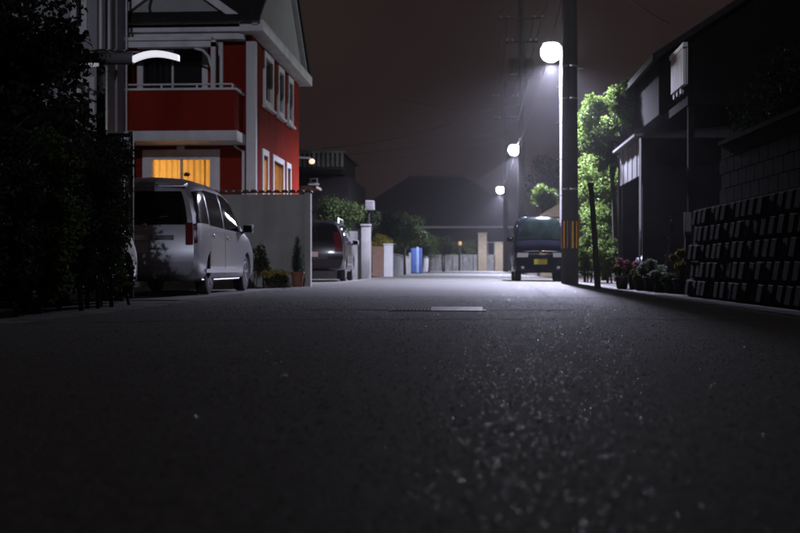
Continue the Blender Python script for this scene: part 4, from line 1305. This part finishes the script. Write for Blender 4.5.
# far end wall, house with hipped roof
block_run('end_wall', 'pale block wall closing the far end of the street', (-14, 114.2), (2.4, 114.2), 1.55, 16, M_concrete_dark)
fh = thing('hip_roof_house', 'large dark house with a hipped roof closing the street', 'house', (-3.3, 118, 0))
FD = 117.0
ez = Z_at(226, FD); rz_ = Z_at(177, FD)
e0, e1 = X_at(330, FD), X_at(545, FD)
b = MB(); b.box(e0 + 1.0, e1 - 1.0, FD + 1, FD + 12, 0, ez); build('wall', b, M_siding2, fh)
b = MB()
ym = FD + 6.5; r0, r1 = X_at(408, ym), X_at(465, ym); rzz = Z_at(177, ym)
b.add([(e0, FD, ez), (e1, FD, ez), (e1, FD + 13, ez), (e0, FD + 13, ez), (r0, ym, rzz), (r1, ym, rzz)],
      [(0, 1, 5, 4), (1, 2, 5), (2, 3, 4, 5), (3, 0, 4), (3, 2, 1, 0)])
rf_ = build('roof', b, M_roof_dark, fh)
b = MB(); b.box(r0, r1, ym - .18, ym + .18, rzz - .1, rzz + .14); build('ridge', b, M_roof_dark, rf_, bevel=.05)
b = MB(); b.box(e0 + .2, e1 - .2, FD - .06, FD + .1, ez - .22, ez - .003); build('eave_board', b, M_siding, fh)
for px in (430, 447, 470, 488):
    window(fh, 'Y', FD + 1, X_at(px, FD) - .7, X_at(px, FD) + .7, 1.0, 2.9, -1, M_darkpane, .08, .06, 1, M_siding)
for px, lab in ((432, 'far tree left of the orange lamp in front of the hip roofed house'), (452, 'far tree beside the orange lamp at the street end'), (473, 'far tree behind the beige gate pillars')):
    plant('garden_tree', lab, 'tree', (X_at(px, 115.6), 115.6, 0), (0, 0, 2.3), (1.1, .5, .8), 1900, .2, M_leaf_mid, 14, .5, .07)
ol = thing('garden_lamp', 'small orange garden lamp glowing at the far end', 'lamp', (X_at(460, 113.8), 113.8, 0))
b = MB(); b.tube([(X_at(460, 113.8), 113.8, 0), (X_at(460, 113.8), 113.8, 2.45)], .05, 8); build('post', b, M_black_metal, ol)
b = MB(); b.lathe([(.08, 0), (.18, .1), (.2, .3), (.1, .42)], 14, (X_at(460, 113.8), 113.8, 2.45)); build('globe', b, M_ember, ol, 50)
for px, lab, h in ((482.5, 'beige gate pillar at the far end, the left one of two', 3.6), (499.5, 'beige gate pillar at the far end, beside the farthest street lamp', 2.7)):
    p = thing('stone_gate_pillar', lab, 'pillar', (X_at(px, 112.9), 113.9, 0), 0, 'far gate pillars')
    b = MB(); b.box(-.42, .42, -.3, .3, -.02, h); build('shaft', b, M_beige, p, local=True, bevel=.03)
    b = MB(); b.box(-.48, .48, -.36, .36, h + .001, h + .12); build('cap', b, M_beige, p, local=True, bevel=.02)

# ------------------------------------------------------------------ street lamps
LAMPS = [(36.8, 'nearest street lamp, glowing white beside the concrete pole'),
         (67.6, 'middle street lamp, second of the three along the street'),
         (103.0, 'farthest and smallest of the three lit street lamps')]
LH = Z_at(52, 36.8)
for k, (d, lab) in enumerate(LAMPS):
    lx_ = 2.86 + (.12 if k == 2 else 0)
    t = thing('street_lamp', lab, 'street lamp', (lx_, d, 0), 0, 'street lamps along the right kerb')
    b = MB(); b.tube([(0, 0, -.05), (0, 0, .9), (0, 0, 1.0), (0, 0, LH - .25), (-.02, 0, LH + .12), (-.16, 0, LH + .26)], [.085, .08, .062, .052, .05, .045], 14); build('pole', b, M_galv, t, 50, local=True)
    b = MB(); b.tube([(0, 0, .0), (0, 0, .04)], .16, 14); build('base_plate', b, M_galv, t, 50, local=True)
    hd = MB()
    hd.lathe([(.03, .30), (.12, .29), (.19, .25), (.20, .22), (.17, .22)], 22)
    hd.v = [(p[0] * 1.25 - .33, p[1], p[2] + LH) for p in hd.v]
    hood = build('lamp_head', hd, M_galv, t, 50, local=True)
    ln = MB()
    ln.lathe([(.02, -.34)] + [(.31 * math.sin(math.pi * q / 10), -.03 - .31 * math.cos(math.pi * q / 10)) for q in range(1, 9)], 22)
    ln.v = [(p[0] * 1.05 - .33, p[1], p[2] + LH) for p in ln.v]
    build('lamp_lens', ln, M_lens, hood, 50, local=True)
    L = bpy.data.lights.new('lamp_light', 'SPOT')
    L.energy = LAMP_W; L.spot_size = R(162.6); L.spot_blend = 0.35; L.shadow_soft_size = 0.14
    L.color = (0.73, 0.725, 1.0)
    lo = bpy.data.objects.new('lamp_light', L); col.objects.link(lo)
    lo.location = (-.33, 0, LH - .44); lo.scale = (.6, 1, 1); lo.parent = t

# ------------------------------------------------------------------ utility poles and cables
def utility_pole(label, x, y, h, r0, r1, arms, near=False):
    t = thing('utility_pole', label, 'utility pole', (x, y, 0), 0, 'concrete utility poles')
    b = MB(); n = 8
    b.tube([(0, 0, -.1 + (h + .1) * k / n) for k in range(n + 1)], [r0 + (r1 - r0) * k / n for k in range(n + 1)], 20)
    build('pole', b, M_pole, t, 50, local=True)
    for z, w_ in arms:
        b = MB(); b.box(-w_ / 2, w_ / 2, -.05 - r1 - .05, -r1 - .0, z - .05, z + .05); ar = build('crossarm', b, M_pole, t, local=True)
        for s_ in (-.45, -.28, .28, .45):
            i = MB(); i.lathe([(.03, 0), (.05, .03), (.03, .06), (.05, .09), (.025, .14)], 10, (s_ * w_, -r1 - .05, z + .05)); build('insulator', i, M_white_render, ar, 40, local=True)
    return t
up = utility_pole('nearest concrete utility pole with a yellow striped band near its foot', 2.48, 29.3, 13.0, .215, .14, [(11.8, 1.8)], True)
z0_, z1_ = Z_at(248.5, 29.3), Z_at(221.5, 29.3)
rb_ = .215
b = MB(); n = 32
bands = {}
b.tube([(0, 0, z0_ - .02), (0, 0, z1_ + .02)], [rb_ + .0015, rb_ - .0015], 32); sl_ = build('band_sleeve', b, M_black_vinyl, up, 50, local=True)
for k in range(12):
    a0, a1 = 2 * math.pi * (k + .22) / 12, 2 * math.pi * (k + .70) / 12
    V = []
    for q in range(4):
        a = a0 + (a1 - a0) * q / 3
        for z in (z0_, z1_):
            rr0 = rb_ + .005
            V.append((rr0 * math.cos(a), rr0 * math.sin(a), z))
    mb = MB(); mb.add(V, [(2 * q, 2 * q + 2, 2 * q + 3, 2 * q + 1) for q in range(3)])
    build('stripe', mb, M_yellow, sl_, local=True)
for z in (2.35, 4.6, 5.4):
    b = MB(); b.tube([(0, 0, z - .02), (0, 0, z + .02)], .222 - z * .0055, 24); build('strap', b, M_alu, up, 50, local=True)
b = MB(); b.tube([(-.05, -.24, 0), (-.05, -.235, 2.6), (-.05, -.18, 9)], .022, 8); build('conduit', b, M_pole, up, 50, local=True)
for k in range(9):
    b = MB(); s_ = 1 if k % 2 else -1; z = 2.2 + k * .45
    rr1 = .215 - .0058 * z
    b.tube([(s_ * rr1 * .9, 0, z), (s_ * (rr1 + .14), 0, z)], .010, 6); build('step_bolt', b, M_galv, up, local=True)
p2 = utility_pole('middle utility pole with a crossarm high above the second street lamp', 2.88, 66.0, 15.6, .22, .14, [(Z_at(20, 66), 2.6), (13.0, 1.8)])
p3 = utility_pole('farthest utility pole with a crossarm beside the lamp glow', 2.93, 97.0, 15.6, .22, .14, [(Z_at(98, 97), 2.2), (12.6, 1.8)])
b = MB(); b.tube([(X_at(529, 65.6), 65.6, Z_at(80, 65.6)), (X_at(518.5, 65.6), 65.6, Z_at(120, 65.6))], .04, 8)
tag(build('guy_cable_cover', b, M_alu), 'thin pale cable slanting across the middle utility pole', 'cable')

tf = MB(); tf.lathe([(.05, 0), (.24, .02), (.26, .10), (.26, .78), (.22, .84), (.06, .88)], 16, (-.42, -.1, 11.2)); build('transformer', tf, M_pole, p2, 40, local=True)
tf = MB(); tf.lathe([(.05, 0), (.24, .02), (.26, .10), (.26, .78), (.22, .84), (.06, .88)], 16, (.42, -.1, 11.2)); build('transformer', tf, M_pole, p2, 40, local=True)
def cable(label, a, c, sag, r=.018):
    a = Vector(a); c = Vector(c); pts = []
    for k in range(15):
        t = k / 14; p = a.lerp(c, t); p.z -= sag * 4 * t * (1 - t); pts.append(p)
    b = MB(); b.tube(pts, r, 5)
    tag(build('cable', b, M_cable), label, 'cable', 'overhead cables')
za, zb_ = Z_at(20, 66) + .19, Z_at(98, 97) + .19
for s_, nm in ((-.45, 'outer left'), (-.28, 'inner left'), (.28, 'inner right'), (.45, 'outer right')):
    cable('overhead cable, %s wire between the nearest and middle utility poles' % nm, (2.48 + s_ * 1.8, 29.1, 11.95), (2.88 + s_ * 2.6, 65.8, za), .7)
    cable('overhead cable, %s wire between the middle and farthest utility poles' % nm, (2.88 + s_ * 2.6, 65.8, za), (2.93 + s_ * 2.2, 96.8, zb_), .5)
cable('thin cable from the middle utility pole to the red house', (2.8, 65.8, 9.5), (-5.2, 33.3, 6.4), .8, .012)
cable('thin cable from the nearest utility pole to the dark right house', (2.55, 29.3, 8.4), (4.6, 27.2, 6.0), .2, .012)
cable('thin cable from the farthest utility pole to the hip roofed house', (2.8, 96.8, 9.0), (-6, 118, 6.5), .5, .02)
cable('thin telephone cable between the nearest and middle utility poles', (2.3, 29.3, 7.2), (2.7, 66, 7.4), .6, .014)
cable('thick telephone cable between the middle and farthest utility poles', (2.7, 66, 7.4), (2.75, 97, 7.4), .5, .03)
cable('thin cable from the middle utility pole to the balcony house', (2.8, 65.8, 10.2), (-6.0, 47, 5.2), .6, .016)
cable('thin cable crossing the sky towards the far left', (2.8, 96.8, 11.0), (-20, 100, 9.2), .8, .02)
cable('lower thin cable crossing the sky towards the far left', (2.8, 65.8, 8.2), (-16, 74, 7.4), .6, .016)

# ------------------------------------------------------------------ right side planting
plant('garden_tree', 'lamp lit green tree behind the leaning stake', 'tree', (X_at(604, 38.5), 38.5, 0), (-.1, -.2, 2.6), (.66, .9, 1.9), 16000, .085, M_leaf_bright, 70, .32, .085)
plant('garden_tree', 'tree with spreading lit branches high beside the dark right house', 'tree', (X_at(617, 34.5), 34.5, 0), (-.25, .1, 4.5), (.85, 1.0, 1.2), 12000, .10, M_leaf_bright, 56, .27, .09)
plant('garden_tree', 'darker tree rising above the garage roof', 'tree', (X_at(633, 31.9), 31.9, 0), (-.05, -.5, 4.75), (.42, .6, .7), 6000, .10, M_leaf_bright, 30, .28, .09)
plant('garden_shrub', 'lit leafy shrub at the foot of the stake', 'shrub', (X_at(588, 33.5), 33.5, 0), (0, 0, .85), (.26, .5, .65), 3200, .085, M_leaf_bright, 26, .18, .025, 4)
plant('garden_shrub', 'pale grassy shrub to the right of the concrete pole', 'shrub', (X_at(606, 31.5), 31.5, 0), (0, 0, .7), (.32, .5, .5), 3000, .09, M_leaf_bright, 24, .18, .025, 4)
plant('garden_tree', 'clipped round tree lit from the left behind the navy van', 'tree', (X_at(542, 65), 65, 0), (0, 0, 4.2), (.62, .7, .72), 4600, .12, M_leaf_bright, 26, .34, .07)
plant('garden_shrub', 'small lit bush left of the navy van roof', 'shrub', (X_at(524, 62), 62, 0), (0, 0, 1.9), (.15, .8, .6), 1200, .12, M_leaf_mid, 10, .25, .03, 2)
plant('garden_tree', 'dark tree behind the street lamps on the right', 'tree', (X_at(553, 76), 76, 0), (0, 0, 6.0), (1.4, 1.8, 1.8), 4200, .2, M_leaf_dark, 24, .7, .12)
sh = thing('garden_shed', 'beige low shed roof behind the navy van', 'shed', (X_at(556, 50), 50, 0))
a0, a1 = X_at(539, 50), X_at(572, 50)
b = MB(); b.box(a0 + .05, a1, 50.05, 52.4, 0, Z_at(217, 50)); build('wall', b, M_beige, sh)
b = MB(); b.prism([(a0, Z_at(217, 50)), (a1, Z_at(217, 50)), (a1, Z_at(201, 50)), (a1 - .25, Z_at(200, 50)), (a0, Z_at(215.5, 50))], 49.9, 52.6, 'Y'); build('roof', b, M_beige, sh)
stk = thing('leaning_stake', 'dark wooden stake leaning slightly left at the road edge', 'stake', (X_at(598, 22.4), 22.4, 0))
b = MB(); b.tube([(0, 0, -.05), (-.045, 0, .7), (-.09, .02, 1.4), (-.135, .02, Z_at(184, 22.4))], [.062, .055, .052, .045], 10); build('shaft', b, M_wood_dark, stk, 50, local=True)
b = MB(); b.tube([(-.13, .02, Z_at(187, 22.4)), (-.135, .02, Z_at(183, 22.4))], [.06, .058], 10); build('cap', b, M_wood_dark, stk, 50, local=True)

# ------------------------------------------------------------------ garage with car nose (right)
ga_ = thing('garage', 'grey metal clad garage with a dark opening beside the green tree', 'garage', (4.2, 28.5, 0))
GX = 3.95
dn, df = GX / X_at(639.5, 1), GX / X_at(619.5, 1)
zt_ = Z_at(144, dn, 640); zl_ = Z_at(181, df, 620)
zl_ = 2.55
# fascia of upright corrugated sheets
n = 9
for k in range(n):
    ya = dn + (df - dn) * k / n; yb = dn + (df - dn) * (k + 1) / n - .015
    b = MB(); b.box(GX - .012 * (k % 2), GX + .04, ya, yb, zl_, 3.42); build('cladding_sheet', b, M_siding, ga_)
b = MB(); b.box(GX - .02, GX + .02, dn - .10, dn - .062, 0, 3.43); build('corner_post', b, M_alu, ga_)
b = MB(); b.box(GX - .03, GX + .06, df + .001, df + .08, 0, 3.42); build('corner_post', b, M_black_metal, ga_)
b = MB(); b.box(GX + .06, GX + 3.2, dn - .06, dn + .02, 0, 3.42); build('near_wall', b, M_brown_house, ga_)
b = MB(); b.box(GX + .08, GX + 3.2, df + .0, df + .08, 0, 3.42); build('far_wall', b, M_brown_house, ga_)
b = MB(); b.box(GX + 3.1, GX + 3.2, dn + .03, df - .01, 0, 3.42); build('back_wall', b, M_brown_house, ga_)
b = MB(); b.add([(GX - .16, dn - .25, 3.44), (GX + 3.3, dn - .25, 3.70), (GX + 3.3, df + .15, 3.70), (GX - .16, df + .15, 3.44),
                 (GX - .16, dn - .25, 3.50), (GX + 3.3, dn - .25, 3.76), (GX + 3.3, df + .15, 3.76), (GX - .16, df + .15, 3.50)],
                [(3, 2, 1, 0), (4, 5, 6, 7), (0, 1, 5, 4), (1, 2, 6, 5), (2, 3, 7, 6), (3, 0, 4, 7)]); build('roof', b, M_siding, ga_)
for k in range(10):
    yy = dn + .1 + (df - dn - .2) * (k + .5) / 10
    b = MB(); b.box(GX + .9, GX + .95, yy - .15, yy + .13, 0, 2.5); build('shutter_slat', b, M_brown_house, ga_)
gcar = CarShape([[(x * .9, y * .78, z * .84) for x, y, z in s_] for s_ in van_st])
gc = make_car('garage_car', 'pale car whose nose peeps out of the garage', gcar, M_whitepaint, (GX + 3.85, (dn + df) / 2 - .2, .002), R(90),
              [(0.78, .27, .31, .79), (2.9, .27, .31, .79)], .27, .77, [('windscreen', 'screen', 4.05, 4.92, 4.12, 7.88, M_carglass, .004, False), ('headlight', 'front', .5, .95, 2.3, 3.1, M_clearlens, .006, True)])
# pull shutter slats behind the car: the opening is deep enough
for o in list(ga_.children):
    if o.name.startswith('shutter_slat'):
        o.location.x = 2.05

# ------------------------------------------------------------------ dark right house
rh = thing('dark_house', 'dark gabled house filling the upper right corner', 'house', (8, 27, 0))
RD = 27.0
rx0 = 4.3; rx1 = 13.4
ze = Z_at(70, RD) + .22
apx = (rx0 + rx1) / 2; apzz = ze + math.tan(R(33)) * (apx - rx0)
# the garage stands beside it, so the road-side wall begins above and behind it
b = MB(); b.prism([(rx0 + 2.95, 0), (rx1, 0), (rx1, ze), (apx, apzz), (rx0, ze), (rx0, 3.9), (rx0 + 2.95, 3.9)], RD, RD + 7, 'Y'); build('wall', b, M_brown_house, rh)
b = MB()
for s_, xe_ in ((-1, rx0 - .22), (1, rx1 + .22)):
    zz = ze - .22 * math.tan(R(33))
    a = [(xe_, RD - .5, zz), (apx, RD - .5, apzz), (apx, RD + 7.5, apzz), (xe_, RD + 7.5, zz)]
    b.add(a + [(x, y, z + .16) for x, y, z in a], [(0, 1, 2, 3), (7, 6, 5, 4), (0, 4, 5, 1), (1, 5, 6, 2), (2, 6, 7, 3), (3, 7, 4, 0)])
build('roof', b, M_roof_dark, rh)
b = MB(); b.box(4.42, 9.5, 24.1, RD - .003, 3.72, 3.9); build('balcony_floor', b, M_brown_house, rh)
for xx in (4.5, 7.0, 9.4):
    b = MB(); b.box(xx - .06, xx + .06, 24.15, 24.27, 0, 3.719); build('balcony_post', b, M_brown_house, rh)
b = MB(); b.box(4.5, 9.5, 24.1, 24.2, 3.902, 4.9); build('balcony_parapet', b, M_brown_house, rh)
ys_ = np.linspace(24.25, 25.55, 8)
for k, yy in enumerate(ys_):
    b = MB(); b.box(4.34, 4.40, yy - .06, yy + .06, 4.15, Z_at(57, 25)); build('screen_slat', b, M_trim, rh)
b = MB(); b.box(4.41, 4.43, 24.15, 25.65, 4.15, Z_at(57, 25)); build('screen_panel', b, M_trim, rh)
b = MB(); b.box(4.33, 4.42, 24.1, 25.75, Z_at(56.8, 25), Z_at(52.5, 25)); build('screen_head', b, M_trim, rh)
for k in range(3):
    b = MB(); b.lathe([(.06, -.03), (.06, .03)], 12, (0, 0, 0), 'X'); b.v = [(p[0] + 4.37, p[1] + 24.5 + k * .4, p[2] + 4.05) for p in b.v]; build('screen_bracket', b, M_trim, rh)

# ------------------------------------------------------------------ flower pots and bed at the right edge
def pot_plant(label, px, y, h, r, n, size, lm, flower=None, k=9, potm=M_dark_pot, group='potted plants at the right road edge'):
    t = thing('potted_plant', label, 'potted plant', (X_at(px, y), y, -.004), 0, group)
    b = MB(); b.lathe([(.09, 0), (.105, .015), (.13, .19), (.15, .20), (.15, .235), (.12, .235), (.115, .20)], 16); build('pot', b, potm, t, 40, local=True)
    cl = rand_clumps((0, 0, h * .62), (r, r, h * .22), k, r * .5)
    tr = MB()
    for q in cl:
        tr.tube([(0, 0, .18), (q[0] * .5, q[1] * .5, q[2] * .6), q[:3]], [.012, .009, .005], 5)
    build('stems', tr, M_bark, t, local=True)
    build('leaves', leaf_cloud(cl, n, size, .1), lm, t, local=True, fix=False)
    if flower:
        build('flowers', leaf_cloud([(q[0], q[1], q[2] + r * .25, r * .5, r * .5, r * .3) for q in cl], n // 3, size * .8, 0, .9), flower, t, local=True, fix=False)['kind'] = 'stuff'
    return t
pot_plant('potted plant with pink flowers left of the garage car', 622, 23.2, .62, .17, 700, .06, M_leaf_mid, M_petal_pink)
pot_plant('potted plant with pink flowers below the garage corner post', 635, 22.6, .58, .18, 700, .06, M_leaf_mid, M_petal_pink)
pot_plant('green potted plant between the pink flowers and the silvery plant', 641, 21.6, .42, .13, 500, .05, M_leaf_bright)
pot_plant('silvery leaved plant spilling from its pot', 651, 21.0, .62, .20, 1100, .07, M_leaf_silver)
pot_plant('second silvery plant, lower and nearer the block wall', 661, 20.3, .45, .17, 700, .06, M_leaf_silver)
pot_plant('low green plant in front of the yellow leaved plant', 671, 19.5, .34, .15, 500, .05, M_leaf_mid)
pot_plant('tall yellow leaved plant at the corner of the block wall', 681, 18.9, .82, .15, 800, .07, M_leaf_yellow)
pp_ = thing('pale_post', 'pale slim pointed post behind the yellow leaved plant', 'post', (X_at(687.5, 18.7), 18.7, 0))
x_ = X_at(687.5, 18.7)
b = MB(); b.box(x_ - .04, x_ + .04, 18.66, 18.74, -.02, Z_at(236, 18.7)); build('shaft', b, M_concrete_dark, pp_)
b = MB(); b.box(x_ - .05, x_ + .05, 18.65, 18.75, Z_at(236, 18.7) + .001, Z_at(213, 18.7)); build('head', b, M_concrete, pp_, bevel=.01)
lad = thing('wooden_trellis', 'dark leaning trellis behind the potted plants', 'trellis', (X_at(662, 22), 24, 0))
tl = []
for k in range(3):
    x_ = 3.75 + k * .28
    b = MB(); b.bar((x_, 23.2, 0), (x_ + .32, 23.6, 1.5), .04); build('upright', b, M_wood_dark, lad)
for k in range(4):
    z = .3 + k * .35; t_ = z / 1.5
    b = MB(); b.bar((3.70 + .32 * t_, 23.17 + .4 * t_, z), (4.36 + .32 * t_, 23.17 + .4 * t_, z), .03); build('rung', b, M_wood_dark, lad)

# ------------------------------------------------------------------ retaining wall of moulded blocks and block fence on top
A_ = Vector((X_at(684, 17.6), 17.6, 0)); B_ = Vector((X_at(800, 12.0), 12.0, 0))
dirw = (B_ - A_).normalized()
nrm_w = Vector((dirw.y, -dirw.x, 0))
if nrm_w.x > 0: nrm_w = -nrm_w
WL = 11.0
rw = thing('retaining_wall', 'dark moulded block retaining wall along the right edge', 'wall', tuple(A_))
BW, BH, NR = .36, .255, 5
lean = .10
def wp_(u, out, z):
    return dirw * u + nrm_w * (out - lean * z) + Vector((0, 0, z))
bk = MB()
c = [wp_(-.0, -.06, -.05), wp_(WL, -.06, -.05), wp_(WL, -.06, NR * BH + .0), wp_(0, -.06, NR * BH),
     wp_(0, -.4, -.05), wp_(WL, -.4, -.05), wp_(WL, -.4, NR * BH), wp_(0, -.4, NR * BH)]
bk.add(c, [(0, 1, 2, 3), (7, 6, 5, 4), (0, 4, 5, 1), (1, 5, 6, 2), (2, 6, 7, 3), (3, 7, 4, 0)])
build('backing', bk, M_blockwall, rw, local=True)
variants = []
for v_ in range(3):
    b = MB()
    g = .012; sh_ = .07
    d1 = .020 + .008 * v_
    base = [(g, g), (BW - g, g), (BW - g, BH - g), (g, BH - g)]
    nose = [(g + .004, g + .012), (BW * .60, g + .012), (BW * .60 + sh_, BH - g - .012), (g + .004 + sh_, BH - g - .012)]
    P = [(a, 0, z) for a, z in base] + [(a, -.028, z) for a, z in base] + [(a, -.030, z) for a, z in nose] + [(a * 1.0, -.030 - d1, z) for a, z in nose]
    b.add(P, [(0, 1, 2, 3), (0, 4, 5, 1), (1, 5, 6, 2), (2, 6, 7, 3), (3, 7, 4, 0),
              (4, 8, 9, 5), (5, 9, 10, 6), (6, 10, 11, 7), (7, 11, 8, 4),
              (8, 12, 13, 9), (9, 13, 14, 10), (10, 14, 15, 11), (11, 15, 12, 8), (12, 15, 14, 13)])
    me = b.mesh('block')
    bmx = bmesh.new(); bmx.from_mesh(me); bmesh.ops.bevel(bmx, geom=[e_ for e_ in bmx.edges if all(v.co.y < -.031 for v in e_.verts)], offset=.008, segments=1, affect='EDGES'); bmx.to_mesh(me); bmx.free()
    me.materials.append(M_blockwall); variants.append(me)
# local axes of the wall: x along wall, y into the wall, z up (leaning)
xax = dirw; zax = (Vector((0, 0, 1)) - nrm_w * lean).normalized(); yax = -nrm_w
if xax.cross(yax).dot(zax) < 0:
    pass
rot = Matrix((xax, yax, zax)).transposed()
rotq = rot.to_quaternion() if rot.determinant() > 0 else None
for r_ in range(NR):
    n = int(WL / BW)
    for k in range(n):
        u = k * BW + (BW / 2 if r_ % 2 else 0)
        if u + BW > WL: continue
        o = bpy.data.objects.new('block', variants[random.randrange(3)]); col.objects.link(o); o.parent = rw
        p = wp_(u, -.06 + .002, r_ * BH)
        M4 = (rot @ Matrix.Rotation(random.uniform(-.02, .02), 3, 'Y')).to_4x4(); M4.translation = p + nrm_w * random.uniform(-.012, .012)
        o.matrix_local = M4
fe = thing('block_fence', 'concrete block fence standing on top of the retaining wall', 'wall', tuple(A_ + Vector((0, 0, NR * BH))))
o_in = -.06 - .05 - lean * NR * BH
bm_ = MB(); bm_.box(.008, .392, -.06, .06, .006, .194)
fbm = bm_.mesh('fence_block'); fbm.materials.append(M_fence_block)
core = MB()
for r_ in range(4):
    for k in range(int(8.8 / .4)):
        u = 1.2 + k * .4 + (.2 if r_ % 2 else 0)
        o = bpy.data.objects.new('fence_block', fbm); col.objects.link(o); o.parent = fe
        M4 = Matrix((xax, yax, Vector((0, 0, 1)))).transposed().to_4x4()
        M4.translation = dirw * u + nrm_w * (o_in - .06) + Vector((0, 0, r_ * .2 + .012 + random.uniform(-.001, .001)))
        o.matrix_local = M4
mb = MB()
c = [dirw * 1.25 + nrm_w * (o_in - .06 + s_ * .045) + Vector((0, 0, z)) for z in (.0, .8) for s_ in (-1, 1)] + \
    [dirw * 10.0 + nrm_w * (o_in - .06 + s_ * .045) + Vector((0, 0, z)) for z in (.0, .8) for s_ in (-1, 1)]
mb.add(c, [(0, 1, 3, 2), (4, 6, 7, 5), (0, 4, 5, 1), (2, 3, 7, 6), (0, 2, 6, 4), (1, 5, 7, 3)])
build('mortar', mb, M_fence_block, fe, local=True)
mb = MB()
c0 = dirw * 1.2 + nrm_w * (o_in - .06) + Vector((0, 0, .845)); c1 = dirw * 10.1 + nrm_w * (o_in - .06) + Vector((0, 0, .845))
mb.bar(c0, c1, .16, .06); build('coping', mb, M_fence_block, fe, local=True)
# raised earth behind the wall
eb_ = MB()
q0 = A_ + nrm_w * (-.42 - lean); q1 = B_ + dirw * 4 + nrm_w * (-.42 - lean)
eb_.add([(q0.x, q0.y, -.01), (q1.x, q1.y, -.01), (q1.x + 8, q1.y, -.01), (q0.x + 8, q0.y, -.01),
         (q0.x, q0.y, 1.22), (q1.x, q1.y, 1.22), (q1.x + 8, q1.y, 1.22), (q0.x + 8, q0.y, 1.22)],
        [(0, 1, 5, 4), (1, 2, 6, 5), (2, 3, 7, 6), (3, 0, 4, 7), (4, 5, 6, 7)])
tag(build('raised_ground', eb_, M_soil), kind='structure')
plant('evergreen_tree', 'dark tree above the block fence at the right edge', 'tree', (6.6, 14.2, 1.2), (0, 0, 2.6), (1.3, 1.2, 1.3), 5200, .11, M_leaf_dark, 26, .5, .1)
plant('evergreen_tree', 'dark tree at the corner where the block fence ends', 'tree', (5.3, 18.6, 1.2), (0, 0, 1.6), (.8, .9, .9), 4200, .10, M_leaf_dark, 20, .42, .08)

# ------------------------------------------------------------------ road furniture
GD = 10.75
gx0, gx1, gxm = X_at(393, GD), X_at(483, GD), X_at(431, GD)
mh = thing('drain_cover', 'iron drain cover with a worn shiny plate in the middle of the road', 'drain cover', ((gx0 + gx1) / 2, GD, .026))
for nm, q in (('frame', (gx0 - .03, gx1 + .03, GD - .17, GD - .14)), ('frame', (gx0 - .03, gx1 + .03, GD + .14, GD + .17)),
              ('frame', (gx0 - .03, gx0, GD - .139, GD + .139)), ('frame', (gx1, gx1 + .03, GD - .139, GD + .139))):
    b = MB(); b.box(q[0], q[1], q[2], q[3], -.02, .032); build(nm, b, M_iron_dark, mh)
b = MB(); b.box(gx0, gx1, GD - .139, GD + .139, -.03, -.01); build('sump', b, M_iron_dark, mh)
x = gx0 + .012
while x < gxm - .02:
    b = MB(); b.box(x, x + .016, GD - .139, GD + .139, .0, .034); build('bar', b, M_iron_dark, mh); x += .034
tl_ = math.tan(R(6.3))
b = MB()
for n_ in (0,):
    y0, y1 = GD - .138, GD + .138
    zz0, zz1 = .026, .026 + .276 * tl_
    b.add([(gxm, y0, -.009), (gx1 - .004, y0, -.009), (gx1 - .004, y1, -.009), (gxm, y1, -.009), (gxm, y0, zz0), (gx1 - .004, y0, zz0), (gx1 - .004, y1, zz1), (gxm, y1, zz1)],
          [(0, 3, 2, 1), (4, 5, 6, 7), (0, 1, 5, 4), (1, 2, 6, 5), (2, 3, 7, 6), (3, 0, 4, 7)])
build('plate', b, M_iron, mh)
gd = thing('gutter_cover', 'dark oval drain cover at the foot of the block wall', 'drain cover', (X_at(722, 12.9), 12.9, .004))
b = MB(); b.lathe([(.26, -.02), (.26, .006), (.21, .008)], 32); build('lid', b, M_iron_dark, gd, 40, local=True)
b = MB(); b.lathe([(.30, -.02), (.30, .003), (.265, .003), (.265, -.02)], 32); build('frame', b, M_concrete_dark, gd, 40, local=True)
lf = MB(); lf.add([(-.016, -.006, .022), (-.002, -.012, .030), (.018, -.002, .026), (.006, .012, .036), (-.010, .008, .031)], [(0, 1, 2, 3, 4)])
lf.v = [(x + X_at(284, 4.18), y + 4.18, z + .008) for x, y, z in lf.v]
tag(build('fallen_leaf', lf, M_paper), 'tiny pale dry leaf lying on the dark road in the foreground', 'leaf')

# ------------------------------------------------------------------ haze added to give the lamps a glow
hz = MB(); hz.box(-150, 150, -60, 250, -1.2, 22)
hm = bpy.data.materials.new('lamp_glow_haze'); hm.use_nodes = True
nt = hm.node_tree; nt.nodes.clear()
ou = nt.nodes.new('ShaderNodeOutputMaterial'); pv = nt.nodes.new('ShaderNodeVolumePrincipled')
pv.inputs['Color'].default_value = (0.9, 0.9, 0.92, 1)
pv.inputs['Density'].default_value = 0.00055
pv.inputs['Anisotropy'].default_value = 0.86
nt.links.new(pv.outputs['Volume'], ou.inputs['Volume'])
ho = build('haze', hz, hm)
tag(ho, 'thin haze added to spread a glow round the lamps', 'haze', kind='stuff')
